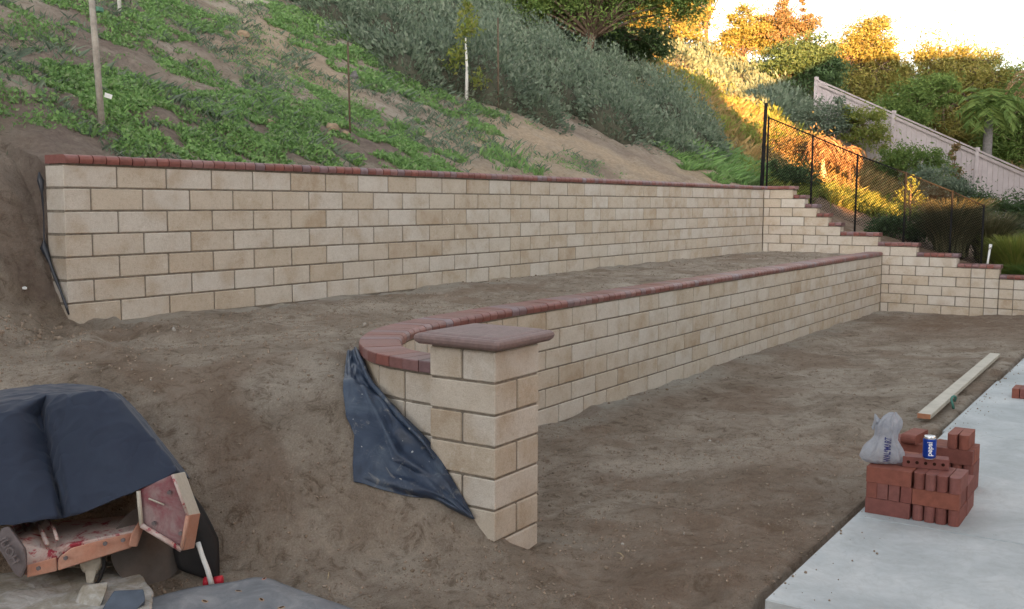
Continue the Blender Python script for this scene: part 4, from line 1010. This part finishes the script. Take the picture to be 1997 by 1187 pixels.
# rear stack
X1 = 2.20; Y1 = -1.27
for g, ya in ((0, Y1), (1, Y1 - .2315)):
    for i in range(4):
        brick('%s rounded end from the left in the bottom layer of the rear %s pile' % (ordn[i], ('left', 'right')[g]), X1 + BLn / 2, ya - .0285 - i * .0572, lz(0), 0, BRR)
        brick('%s brick end from the left in the middle layer of the rear %s pile' % (ordn[i], ('left', 'right')[g]), X1 + BLn / 2, ya - .0285 - i * .0572, lz(1), 0, BRR)
        brick(('long orange front brick topping the rear left pile behind the can', 'long orange front brick topping the rear right pile')[g] if i == 0 else ('%s brick from the front topping the rear %s pile' % (ordn[i], ('left', 'right')[g])), X1 + BT / 2 + i * .0572, ya - BLn / 2, lz(2), math.pi / 2, BRS)
for i in range(2): brick('%s of two bricks standing proud at the right end of the rear stack' % ('left', 'right')[i], X1 + BLn / 2, Y1 - .345 - i * .0572, lz(3), 0, BRR)
brick('smooth brick lying flat and askew on top of the rear pile behind the blue can', X1 + .07, Y1 - .13, SZ + 3 * .0832 + BT / 2 + .002, 0, BRR, (math.pi / 2, 0, -.12))
# the holed brick across the front pile
hb = thing('brick', 'brick with five round holes facing out, lying across the front pile under the can', 'brick', (1.70, -1.575, SZ + 3 * .0832 + .001), (0, 0, math.pi / 2 + .22), GRP)
ob('body', brick_mesh(False), hb, (0, 0, BT / 2), (math.pi / 2, 0, 0))
hb_pts = [(-.084 + i * .042) for i in range(5)]
bmh = bmesh.new(); bmesh.ops.create_cone(bmh, cap_ends=True, segments=14, radius1=.0085, radius2=.0085, depth=.004); HM = bm_mesh('hole', bmh, HOLE_SHADE)
for x in hb_pts: ob('hole', HM, hb, (x, .0405, BT / 2), (math.pi / 2, 0, 0))  # dark discs painting the shade inside the brick's holes
# soda can
CANB = m_simple('blue_can_paint', (.012, .06, .42), .28, .6, .12, 20, 0, metal=.55); CANM = m_simple('can_metal', (.75, .76, .78), .25, .6, .05, 20, 0, metal=.9); CANW = m_simple('white_print', (.85, .86, .9), .4, .4, .02, 5, 0)
can = thing('soda_can', 'blue soda can with white lettering standing on the holed brick', 'can', (1.655, -1.60, SZ + 3 * .0832 + BT + .002))
def lathe(name, pr, mat, parent, n=32, loc=(0, 0, 0)):
    V = []; F = []
    for (r_, z) in pr:
        for k in range(n): V.append((r_ * math.cos(2 * math.pi * k / n), r_ * math.sin(2 * math.pi * k / n), z))
    for i in range(len(pr) - 1):
        for k in range(n): F.append((i * n + k, i * n + (k + 1) % n, (i + 1) * n + (k + 1) % n, (i + 1) * n + k))
    F.append(tuple(range(n - 1, -1, -1))); F.append(tuple((len(pr) - 1) * n + k for k in range(n)))
    return ob(name, mesh(name, V, F, mat, True), parent, loc)
lathe('can_body', [(.025, .003), (.0325, .012), (.033, .016), (.033, .104), (.0325, .107)], CANB, can)
lathe('can_top', [(.0326, .1065), (.0275, .116), (.0275, .121), (.0262, .121), (.0255, .117), (.001, .117)], CANM, can)
lathe('can_rim', [(.022, .0), (.0255, .0), (.027, .004), (.0265, .005)], CANM, can)
def text_mesh(body, size, ext=.0):
    c = bpy.data.curves.new('lettering', 'FONT'); c.body = body; c.size = size; c.align_x = 'CENTER'; c.align_y = 'CENTER'; c.extrude = ext; c.offset = size * .02
    o = bpy.data.objects.new('lettering', c); COL.objects.link(o); dg = bpy.context.evaluated_depsgraph_get(); dg.update()
    me = bpy.data.meshes.new_from_object(o.evaluated_get(dg)); bpy.data.objects.remove(o); return me
def wrap_text(body, size, rad, ang0, z0, mat, parent, vertical=True, sub=2):
    me = text_mesh(body, size); bm = bmesh.new(); bm.from_mesh(me); bmesh.ops.triangulate(bm, faces=bm.faces)
    bmesh.ops.subdivide_edges(bm, edges=bm.edges, cuts=1)
    for v in bm.verts:
        x, y = v.co.x, v.co.y
        if vertical: x, y = -y, x
        a = ang0 + x / rad; v.co = (math.cos(a) * (rad + .0007), math.sin(a) * (rad + .0007), z0 + y)
    me2 = bpy.data.meshes.new('lettering'); bm.to_mesh(me2); bm.free(); me2.materials.append(mat)
    return ob('lettering', me2, parent)
wrap_text('pepsi', .036, .033, math.atan2(-1.05, -5.5) + .05, .058, CANW, can)

# plastic shopping bag
def m_bag():
    m, nt, b = newmat('grey_plastic_bag', .35, .5)
    tc = N(nt, 'ShaderNodeTexCoord'); v = tc.outputs['Object']
    c = ramp(nt, noise(nt, 14, 5, .7, v, .8), [(.3, (.42, .45, .52)), (.7, (.66, .68, .73))]); nt.links.new(c, b.inputs['Base Color'])
    bump(nt, b, noise(nt, 38, 5, .65, v, 1.5), .7, .012)
    tr = N(nt, 'ShaderNodeBsdfTranslucent'); nt.links.new(c, tr.inputs[0]); tp = N(nt, 'ShaderNodeBsdfTransparent'); tp.inputs[0].default_value = (.8, .82, .88, 1)
    m1 = N(nt, 'ShaderNodeMixShader', i_0=.35); m2 = N(nt, 'ShaderNodeMixShader', i_0=.25); o = nt.nodes['Material Output']
    nt.links.new(b.outputs[0], m1.inputs[1]); nt.links.new(tr.outputs[0], m1.inputs[2]); nt.links.new(m1.outputs[0], m2.inputs[1]); nt.links.new(tp.outputs[0], m2.inputs[2]); nt.links.new(m2.outputs[0], o.inputs[0])
    return m
BAG = m_bag()
bx, by, bz = 1.66, -1.375, SZ + 3 * .0832 + .002
bag = thing('plastic_bag', 'tied grey plastic shopping bag with blue print sitting on the left brick pile', 'bag', (bx, by, bz))
prof = [(.02, .001), (.085, .004), (.105, .03), (.098, .065), (.075, .10), (.055, .125), (.050, .15), (.058, .185), (.060, .215), (.045, .245), (.018, .268), (.003, .275)]
V = []; F = []; n = 64
for i, (r_, z) in enumerate(prof):
    t_ = i / (len(prof) - 1)
    for k in range(n):
        a = 2 * math.pi * k / n
        q = r_ * (1 + .10 * math.sin(a * 3 + t_ * 4) + .10 * math.sin(a * 11 + t_ * 3) * (.3 + t_) + .06 * math.sin(a * 19 + t_ * 9) + .10 * math.cos(a * 2 + 1.2))
        V.append((q * math.cos(a) * .8 + .0 * t_, q * math.sin(a) * 1.05 - .045 * t_ ** 1.3 + .02 * (1 - t_), z + .010 * math.sin(a * 5 + i) * (1 if 2 < i < 11 else 0)))
for i in range(len(prof) - 1):
    for k in range(n): F.append((i * n + k, i * n + (k + 1) % n, (i + 1) * n + (k + 1) % n, (i + 1) * n + k))
F.append(tuple(range(n - 1, -1, -1)))
bd = ob('bag_body', mesh('bag_body', V, F, BAG, True), bag); ss = bd.modifiers.new('s', 'SUBSURF'); ss.levels = 2; ss.render_levels = 2
bt_ = bpy.data.textures.new('crumple', 'MUSGRAVE'); bt_.musgrave_type = 'RIDGED_MULTIFRACTAL'; bt_.noise_scale = .05; bm_ = bd.modifiers.new('d', 'DISPLACE'); bm_.texture = bt_; bm_.strength = .004; bm_.mid_level = .6; bm_.texture_coords = 'GLOBAL'
V = []; F = []
for i in range(9):
    t_ = i / 8
    for k in range(14):
        a = 2 * math.pi * k / 14; r_ = (.010 + .026 * math.sin(math.pi * min(1, t_ * 1.25)) * (1 + .3 * math.sin(3 * a + i)))
        V.append((r_ * math.cos(a) * .6, .062 * t_ ** .8 + .005 + r_ * .5 * math.sin(a), .195 + .05 * math.sin(t_ * 2.6) - .045 * t_ + r_ * math.sin(a) * .9))
for i in range(8):
    for k in range(14): F.append((i * 14 + k, i * 14 + (k + 1) % 14, (i + 1) * 14 + (k + 1) % 14, (i + 1) * 14 + k))
ob('handle', mesh('handle', V, F, BAG, True), bag)
BLUEP = m_simple('blue_print', (.03, .035, .16), .6, .3, .1)
lm = text_mesh('WAL*MART', .038); bm = bmesh.new(); bm.from_mesh(lm); bmesh.ops.triangulate(bm, faces=bm.faces); bmesh.ops.subdivide_edges(bm, edges=bm.edges, cuts=1)
from mathutils.bvhtree import BVHTree
bv = bmesh.new(); bv.from_mesh(bd.data); tree_ = BVHTree.FromBMesh(bv)
dirv = Vector((-.93, -.15, .0)).normalized(); sdv = Vector((dirv.y, -dirv.x, 0)) 
for v in bm.verts:
    lx_, lz_ = -v.co.y, v.co.x
    org_ = Vector((0, -.005, .085 + lz_ * .62)) + Vector((-dirv.y, dirv.x, 0)) * (lx_ * 1.2 + .015) + dirv * .3
    h_ = tree_.ray_cast(org_, -dirv)
    v.co = (h_[0] + dirv * .006) if h_[0] is not None else org_ - dirv * .25
me2 = bpy.data.meshes.new('lettering'); bm.to_mesh(me2); bm.free(); bv.free(); me2.materials.append(BLUEP); ob('lettering', me2, bag)
PEACH = m_simple('paper_wrap', (.55, .36, .26), .7, .2, .1)
ob('contents', box_mesh('contents', .07, .08, .05, .012, PEACH), bag, (0, .03, .035), (0, .1, .3))
# bricks at the right edge of the slab
for i in range(4):
    ob('brick', BRS, None, (5.62 + .004 * i, -1.53 - i * .0575, SZ + BW_ / 2 + .001), (0, 0, .02 * i), ['leftmost of the bricks lying by the right edge of the slab', 'second of the bricks lying by the right edge of the slab', 'third brick of the row at the right edge of the slab', 'last brick of the row at the right edge of the slab'][i], 'brick', 'bricks by the right edge of the picture')

# ------------------------------------------------------------------ masonry saw under its cloth
REDP = [(0, (.30, .025, .045)), (.40, (.30, .03, .05)), (.44, (.50, .36, .33)), (.56, (.55, .47, .44)), (.62, (.36, .04, .06)), (.66, (.52, .44, .41)), (1, (.56, .50, .47))]
WORN = m_paint('worn_red_and_white_paint', REDP, 9); SALM = m_paint('faded_salmon_paint', [(0, (.38, .16, .11)), (.4, (.48, .23, .16)), (.6, (.50, .28, .21)), (.75, (.42, .33, .27)), (1, (.3, .12, .09))], 6)
CRIM = m_paint('dusty_crimson_paint', [(0, (.12, .03, .04)), (.36, (.22, .055, .075)), (.48, (.24, .12, .13)), (.6, (.28, .20, .205)), (.75, (.20, .13, .13)), (1, (.36, .30, .29))], 8)
GREYP = m_simple('dusty_grey_casting', (.14, .12, .125), .75, .3, .25, 14, .4, 40); STEEL = m_simple('dusty_blade_steel', (.105, .092, .085), .6, .4, .3, 8, .2, 60)
SLUR = m_paint('slurry_coated_steel', [(0, (.20, .17, .13)), (.38, (.28, .25, .20)), (.5, (.36, .34, .30)), (.6, (.48, .47, .46)), (.7, (.38, .35, .31)), (1, (.22, .19, .15))], 7, .85)
CREAM = m_paint('slurry_cream', [(0, (.42, .38, .31)), (.6, (.50, .47, .41)), (1, (.40, .32, .24))], 14, .8); RUB = m_simple('black_rubber', (.012, .012, .014), .6, .3, .3)
DARKR = m_simple('dark_red_housing', (.07, .02, .025), .7, .3, .4, 10, .3)
saw = thing('masonry_saw', 'worn red and white masonry saw with a round blade, half hidden under a cloth', 'saw')
hull('motor_housing', [at(50, 1124, 4.03), at(112, 1110, 4.10), at(120, 1078, 4.10), at(49, 1096, 4.03), at(95, 1008, 4.36), at(22, 1024, 4.30), at(115, 1085, 4.5), at(50, 1110, 4.4), at(38, 1060, 4.05)], WORN, saw, .004, 1)
hull('side_panel', [at(52, 1126, 4.00), at(112, 1113, 4.07), at(110, 1086, 4.07), at(52, 1102, 4.0), at(54, 1126, 4.03), at(112, 1112, 4.10), at(110, 1086, 4.10), at(54, 1102, 4.03)], SALM, saw, .003)
hull('arm', [at(96, 1100, 4.12), at(100, 1072, 4.12), at(135, 1062, 4.10), at(262, 1034, 4.22), at(272, 1050, 4.24), at(255, 1066, 4.22), at(135, 1088, 4.12), at(92, 1018, 4.42), at(268, 1003, 4.46), at(135, 1080, 4.45), at(262, 1058, 4.46)], WORN, saw, .004, 1)
hull('arm_plate', [at(113, 1113, 4.06), at(140, 1090, 4.08), at(256, 1068, 4.19), at(272, 1052, 4.21), at(266, 1036, 4.20), at(200, 1052, 4.13), at(140, 1068, 4.08), at(113, 1088, 4.06)] + [at(113, 1111, 4.09), at(140, 1088, 4.11), at(256, 1066, 4.22), at(272, 1050, 4.24), at(266, 1036, 4.23), at(140, 1068, 4.11)], SALM, saw, .004)
hull('arm_lug', [at(256, 1040, 4.16), at(273, 1012, 4.18), at(280, 1030, 4.20), at(268, 1066, 4.18), at(250, 1066, 4.16), at(262, 1040, 4.3), at(278, 1020, 4.3), at(266, 1060, 4.3)], SALM, saw, .006, 2)
for (a, b, r_) in [((42, 1020), (70, 1072), .008), ((66, 1012), (92, 1062), .009), ((92, 1010), (112, 1052), .007)]:
    tube('rib', [Vector(at(a[0], a[1], 4.27)), Vector(at((a[0] + b[0]) / 2 + 3, (a[1] + b[1]) / 2, 4.16)), Vector(at(b[0], b[1], 4.08))], r_, WORN, saw, 7)
bmh = bmesh.new(); bmesh.ops.create_cone(bmh, cap_ends=True, segments=6, radius1=.009, radius2=.009, depth=.008); BOLT = bm_mesh('bolt', bmh, GREYP)
for (x, y, D) in [(75, 1108, 3.995), (128, 1088, 4.06), (205, 1060, 4.12), (240, 1053, 4.155), (300, 1020, 4.15), (352, 1040, 4.15), (330, 960, 4.15)]: ob('bolt', BOLT, saw, at(x, y, D), Vector(-CF).to_track_quat('Z', 'Y').to_euler())
capo = hull('end_cap', [at(2, 1030, 3.98), at(16, 1026, 3.98), at(47, 1068, 3.97), at(53, 1102, 3.97), at(42, 1127, 3.97), at(30, 1122, 3.96), at(-8, 1062, 3.96), at(24, 1026, 4.2), at(54, 1070, 4.12), at(52, 1118, 4.12), at(0, 1040, 4.25)], GREYP, saw, .008, 2)
tm = text_mesh('JUOH', .045, .004); tm.materials.append(GREYP)
cp = at(17, 1074, 3.945); ax = (at(34, 1104, 3.94) - at(2, 1046, 3.95)); ax = Vector(ax / np.linalg.norm(ax)); nn_ = -Vector(CF); upv = nn_.cross(ax).normalized(); nn_ = ax.cross(upv).normalized()
lt = ob('lettering', tm, saw); lt.matrix_world = Matrix(((ax.x, upv.x, nn_.x, cp[0]), (ax.y, upv.y, nn_.y, cp[1]), (ax.z, upv.z, nn_.z, cp[2]), (0, 0, 0, 1)))
# guard: a pentagonal casting with a flanged rim
gf = [(270, 955), (336, 925), (366, 1005), (362, 1043), (354, 1072), (276, 1024)]
front = [at(x, y, 4.16) for x, y in gf]; back = [at(x + 21, y - 5, 4.30) for x, y in gf]
gd = hull('blade_guard', front + back, CRIM, saw, .006, 2)
bands = [((336, 925), (366, 1005), CREAM), ((366, 1005), (354, 1072), SALM), ((354, 1072), (276, 1024), SALM)]
for (a, b, mt) in bands:
    hull('guard_band', [at(a[0], a[1], 4.152), at(b[0], b[1], 4.152), at(a[0] + 22, a[1] - 5, 4.305), at(b[0] + 22, b[1] - 5, 4.305), at(a[0] + 3, a[1] - 1, 4.152), at(b[0] + 3, b[1] + 2, 4.152), at(a[0] + 25, a[1] - 5, 4.30), at(b[0] + 25, b[1] - 3, 4.30)], mt, saw, .002)
for (a, b, r_, mt) in [((336, 925), (366, 1005), .006, WORN), ((366, 1005), (354, 1072), .009, SALM), ((354, 1072), (276, 1024), .011, WORN), ((276, 1024), (270, 957), .009, CREAM), ((290, 972), (320, 984), .0035, CREAM)]:
    tube('guard_rim', [Vector(at(a[0], a[1], 4.148)), Vector(at(b[0], b[1], 4.148))], r_, mt, saw, 7)
bl = Vector(at(297, 1060, 4.36)); yaw_n = (Vector(CF) * -math.cos(R(43)) + Vector(CR) * math.sin(R(43))).normalized()
q = yaw_n.to_track_quat('Z', 'Y').to_euler()
bmh = bmesh.new(); bmesh.ops.create_cone(bmh, cap_ends=True, segments=56, radius1=.178, radius2=.178, depth=.0035)
ob('blade', bm_mesh('blade', bmh, STEEL), saw, bl, q)
sf_ = hull('splash_flap', [at(340, 928, 4.42), at(392, 985, 4.48), at(424, 1050, 4.46), at(426, 1138, 4.42), at(352, 1112, 4.40), at(330, 1040, 4.42), at(352, 930, 4.48), at(395, 985, 4.54), at(430, 1050, 4.5), at(430, 1136, 4.46), at(340, 1110, 4.44)], RUB, saw, .008)
m_ = sf_.modifiers.new('s', 'SUBSURF'); m_.levels = m_.render_levels = 2
tube('water_tube', [Vector(at(x, y, D)) for x, y, D in [(386, 1058, 4.36), (394, 1082, 4.34), (405, 1112, 4.33), (414, 1144, 4.33)]], [.011, .010, .011, .012], PIPE, saw, 10)
REDC = m_simple('red_collar', (.50, .02, .04), .5, .4, .15)
tube('tube_collar', [Vector(at(398, 1134, 4.36)), Vector(at(411, 1135, 4.36))], .021, REDC, saw, 10); tube('tube_collar', [Vector(at(419, 1133, 4.36)), Vector(at(434, 1130, 4.36))], .019, REDC, saw, 10)
tube('black_hose', [Vector(at(x, y, 4.2)) for x, y in [(196, 1062), (203, 1080), (203, 1105), (194, 1130), (178, 1152)]], .0075, RUB, saw, 8)
hull('pump', [at(x, y, D) for x, y, D in [(152, 1085, 4.2), (196, 1074, 4.2), (203, 1100, 4.2), (190, 1120, 4.22), (160, 1122, 4.2), (155, 1085, 4.34), (198, 1080, 4.34), (190, 1118, 4.34)]], CREAM, saw, .02, 3)
hull('pump', [at(x, y, D) for x, y, D in [(165, 1110, 4.2), (190, 1110, 4.2), (182, 1138, 4.2), (168, 1138, 4.2), (168, 1110, 4.28), (190, 1110, 4.28), (178, 1138, 4.28)]], CREAM, saw, .01, 2)
def gp(px, py, z):
    d = CF + CR * (px - 998.5) / 1986.6 - CU * (py - 593.5) / 1986.6; return CAM + d * (z - CAM[2]) / d[2]
tz = -.955
cs = [gp(-170, 1120, tz), gp(262, 1100, tz), gp(300, 1150, tz), gp(290, 1230, tz), gp(120, 1290, tz), gp(-230, 1260, tz)]
try_ = hull('tray', cs + [c - np.array([0, 0, .18]) for c in cs], SLUR, saw, .012, 2)
sb = try_.modifiers.new('s', 'SUBSURF'); sb.subdivision_type = 'SIMPLE'; sb.levels = sb.render_levels = 5
txx = bpy.data.textures.new('crust', 'CLOUDS'); txx.noise_scale = .09; txx.noise_depth = 4; dd_ = try_.modifiers.new('d', 'DISPLACE'); dd_.texture = txx; dd_.strength = .022; dd_.texture_coords = 'GLOBAL'
tube('tray_rim', [Vector(cs[-1]), Vector(cs[0]), Vector(cs[1])], .014, CREAM, saw, 8)
hull('saw_frame', [at(70, 960, 4.5), at(280, 915, 4.6), at(275, 1010, 4.6), at(80, 1015, 4.5), at(60, 960, 4.9), at(290, 915, 4.9), at(285, 1040, 4.9), at(60, 1060, 4.9)], DARKR, saw, .02, 2)
hull('base_pillar', [at(120, 1040, 4.55), at(200, 1040, 4.55), at(200, 1120, 4.55), at(120, 1120, 4.55), at(120, 1040, 4.75), at(200, 1040, 4.75), at(200, 1100, 4.75), at(120, 1100, 4.75)], GREYP, saw, .01)
BLUEG = m_simple('blue_grey_plastic', (.07, .09, .125), .5, .4, .25, 12, .3)
br_ = hull('table_bracket', [at(x, y, D) for x, y, D in [(196, 1192, 3.92), (222, 1151, 3.98), (280, 1148, 4.0), (284, 1170, 3.96), (258, 1196, 3.92), (200, 1200, 3.95), (222, 1160, 4.05), (280, 1158, 4.05), (280, 1190, 4.0)]], BLUEG, saw, .007, 2)
hull('white_block', [at(x, y, D) for x, y, D in [(140, 1192, 3.98), (160, 1140, 4.05), (212, 1134, 4.06), (205, 1160, 4.0), (190, 1196, 3.96), (150, 1160, 4.15), (212, 1140, 4.15), (195, 1190, 4.1)]], SLUR, None, .012, 2, label='white slurry covered block lying in the tray of the masonry saw', cat='block')

# cloth over the saw
def m_cloth():
    m, nt, b = newmat('blue_grey_cloth', .75, .3)
    tc = N(nt, 'ShaderNodeTexCoord'); v = tc.outputs['Object']
    c = ramp(nt, noise(nt, 5, 4, .6, v), [(.3, (.018, .026, .050)), (.7, (.027, .038, .066))])
    nt.links.new(c, b.inputs['Base Color']); b.inputs['Sheen Weight'].default_value = .12; b.inputs['Sheen Roughness'].default_value = .4
    bump(nt, b, noise(nt, 300, 2, .6, v), .12, .002)
    return m
CLOTH = m_cloth()
hem = [(-60, 1032, 4.02), (-10, 1026, 4.03), (40, 1021, 4.05), (80, 1012, 4.08), (112, 1008, 4.10), (122, 1010, 4.17), (142, 1004, 4.11), (175, 995, 4.12), (225, 974, 4.12), (262, 958, 4.14), (305, 940, 4.16), (350, 920, 4.20), (362, 925, 4.42), (372, 935, 4.60), (362, 930, 4.85), (250, 940, 5.0), (100, 960, 5.0), (-60, 980, 4.95), (-170, 1000, 4.7), (-180, 1020, 4.3), (-130, 1034, 4.08)]
top_ = [(-40, 800, 4.30), (-8, 806, 4.30), (32, 800, 4.32), (60, 806, 4.40), (74, 814, 4.46), (80, 806, 4.48), (98, 792, 4.40), (130, 776, 4.36), (165, 765, 4.36), (182, 762, 4.37), (200, 761, 4.38), (219, 763, 4.42), (232, 768, 4.55), (235, 770, 4.65), (212, 758, 4.80), (160, 748, 4.9), (95, 750, 4.9), (30, 755, 4.85), (-60, 770, 4.7), (-110, 790, 4.5), (-90, 800, 4.35)]
nH = len(hem); Hh = np.array([at(*p) for p in hem]); Tt = np.array([at(*p) for p in top_])
ctr = np.mean(Tt, 0)
rows = []
for i, t_ in enumerate([0, .03, .2, .45, .7, .9, 1.0]):
    r_ = Hh * (1 - t_) + Tt * t_
    out_ = (r_ - np.array([ctr[0], ctr[1], 0])); out_[:, 2] = 0; out_ /= np.linalg.norm(out_, axis=1)[:, None]
    r_ = r_ + out_ * (.012 * math.sin(math.pi * t_) ** .8) * np.array([.35 if j in (4, 5, 6) else 1 for j in range(nH)])[:, None]
    rows.append(r_)
for s_, lift in ((.62, .012), (.25, .016), (.02, .018)):
    rows.append(ctr + (Tt - ctr) * s_ + np.array([0, 0, lift]))
V = [tuple(p) for r_ in rows for p in r_]; F = []
for i in range(len(rows) - 1):
    for k in range(nH): F.append((i * nH + k, i * nH + (k + 1) % nH, (i + 1) * nH + (k + 1) % nH, (i + 1) * nH + k))
F.append(tuple((len(rows) - 1) * nH + k for k in range(nH)))
cl = ob('cloth_cover', mesh('cloth_cover', V, F, CLOTH, True), label='dark blue grey cloth draped over the top of the masonry saw', cat='cloth')
cr_ = cl.data.attributes.new('crease_edge', 'FLOAT', 'EDGE')
keyc = {5: .75, 6: .45, 4: .4, 11: .8, 13: .7, 1: .5, 16: .5}
for e in cl.data.edges:
    a, b = e.vertices; ra, rb_ = a // nH, b // nH
    if ra == rb_ == 6: cr_.data[e.index].value = .75
    elif ra != rb_ and a % nH == b % nH and (a % nH) in keyc and min(ra, rb_) < 6: cr_.data[e.index].value = keyc[a % nH]
so = cl.modifiers.new('so', 'SOLIDIFY'); so.thickness = .003; ss = cl.modifiers.new('s', 'SUBSURF'); ss.levels = 3; ss.render_levels = 3
tx = bpy.data.textures.new('cloth_ripple', 'CLOUDS'); tx.noise_scale = .22; dm = cl.modifiers.new('d', 'DISPLACE'); dm.texture = tx; dm.strength = .014; dm.texture_coords = 'GLOBAL'
tx2 = bpy.data.textures.new('cloth_crinkle', 'MUSGRAVE'); tx2.noise_scale = .11; tx2.musgrave_type = 'RIDGED_MULTIFRACTAL'; dm2 = cl.modifiers.new('d2', 'DISPLACE'); dm2.texture = tx2; dm2.strength = .006; dm2.mid_level = .5; dm2.texture_coords = 'GLOBAL'; ss.levels = ss.render_levels = 4

# grey woven mat humped over the soil in front
def m_mat():
    m, nt, b = newmat('grey_woven_plastic', .6, .4)
    tc = N(nt, 'ShaderNodeTexCoord'); v = tc.outputs['UV'] if False else tc.outputs['Object']
    c = ramp(nt, noise(nt, 7, 6, .7, v, .6), [(.3, (.12, .13, .15)), (.5, (.19, .20, .22)), (.7, (.30, .305, .32))])
    wv = N(nt, 'ShaderNodeTexWave', i_Scale=58.0, i_Distortion=1.0, bands_direction='DIAGONAL'); nt.links.new(v, wv.inputs[0])
    c = mix(nt, .45, c, ramp(nt, wv.outputs['Fac'], [(0, (.6, .6, .6)), (1, (1.3, 1.3, 1.3))]), 'MULTIPLY')
    nt.links.new(c, b.inputs['Base Color']); bump(nt, b, wv.outputs['Fac'], .5, .003)
    return m
MATM = m_mat()
bk = resample([at(x, y, D) for x, y, D in [(230, 1200, 4.02), (285, 1172, 4.1), (340, 1156, 4.16), (425, 1140, 4.22), (490, 1129, 4.26), (530, 1131, 4.26), (580, 1149, 4.22), (640, 1172, 4.15), (712, 1194, 4.1)]], 40)
ft = resample([at(x, y, D) for x, y, D in [(140, 1330, 3.6), (300, 1310, 3.65), (500, 1290, 3.7), (800, 1300, 3.7)]], 40)
NVm = 22; vv_ = np.linspace(0, 1, NVm); G = bk[:, None] * (1 - vv_[None, :, None]) + ft[:, None] * vv_[None, :, None]
G[..., 2] += .035 * np.sin(np.pi * vv_)[None] + .008 * vnoise(G[..., 0], G[..., 1], .12, 95)
drop = bk.copy(); drop[:, 2] -= .15; drop[:, :2] += CF[:2] * .05; G = np.concatenate([drop[:, None], G], 1); NVm += 1
ij = (np.arange(39)[:, None] * NVm + np.arange(NVm - 1)[None]).ravel()
mt_ = ob('woven_mat', fastmesh('woven_mat', G.reshape(-1, 3), np.stack([ij, ij + NVm, ij + NVm + 1, ij + 1], 1), MATM, True), label='grey woven mat with small worn holes humped in the foreground beside the saw', cat='mat')
sm_ = mt_.modifiers.new('so', 'SOLIDIFY'); sm_.thickness = .004
WORNH = m_simple('worn_hole_fringe', (.34, .24, .16), .9, .1, .2)
bvm = bmesh.new(); bvm.from_mesh(mt_.data); tr2 = BVHTree.FromBMesh(bvm)
for (px, py, sx, mtx) in [(465, 1154, .020, WORNH), (400, 1174, .022, WORNH), (510, 1171, .024, WORNH), (549, 1186, .02, WORNH), (515, 1130, .016, SALM)]:
    d = Vector(CF + CR * (px - 998.5) / 1986.6 - CU * (py - 593.5) / 1986.6); h_ = tr2.ray_cast(Vector(CAM), d.normalized())
    if h_[0] is None: continue
    bmh = bmesh.new(); bmesh.ops.create_cone(bmh, cap_ends=True, segments=9, radius1=sx, radius2=sx * .8, depth=.004)
    for v in bmh.verts: v.co.y *= .45; v.co.x *= 1 + .25 * math.sin(v.index * 2.3)
    nn2 = h_[1] if h_[1].z > 0 else -h_[1]
    ob('worn_hole', bm_mesh('worn_hole', bmh, mtx), mt_, h_[0] + nn2 * .003, nn2.to_track_quat('Z', 'Y').to_euler())
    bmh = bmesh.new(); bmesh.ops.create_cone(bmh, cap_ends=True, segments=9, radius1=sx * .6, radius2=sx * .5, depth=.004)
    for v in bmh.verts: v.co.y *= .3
    ob('painted_hole_shade', bm_mesh('hole', bmh, HOLE_SHADE), mt_, h_[0] + nn2 * .0045, nn2.to_track_quat('Z', 'Y').to_euler())  # dark disc set on the mat as the shade inside its worn holes
bvm.free()

x = .1 + rs2.rand(200) * 9; y = -1.30 - .25 * rs2.rand(200) ** 3
bmx = bmesh.new(); bmesh.ops.create_icosphere(bmx, subdivisions=1, radius=1); iv = np.array([v.co for v in bmx.verts]); iff = np.array([[v.index for v in f.verts] for f in bmx.faces]); bmx.free()
s_ = .002 + .006 * rs2.rand(200) ** 3; V = iv[None] * s_[:, None, None] + np.stack([x, y, -1.0 + s_ * .5], 1)[:, None]
ob('gravel', fastmesh('gravel', V.reshape(-1, 3), (iff[None] + (np.arange(200) * len(iv))[:, None, None]).reshape(-1, 3), CR1), label='soil crumbs spilled along the edge of the concrete slab', cat='gravel', kind='stuff')
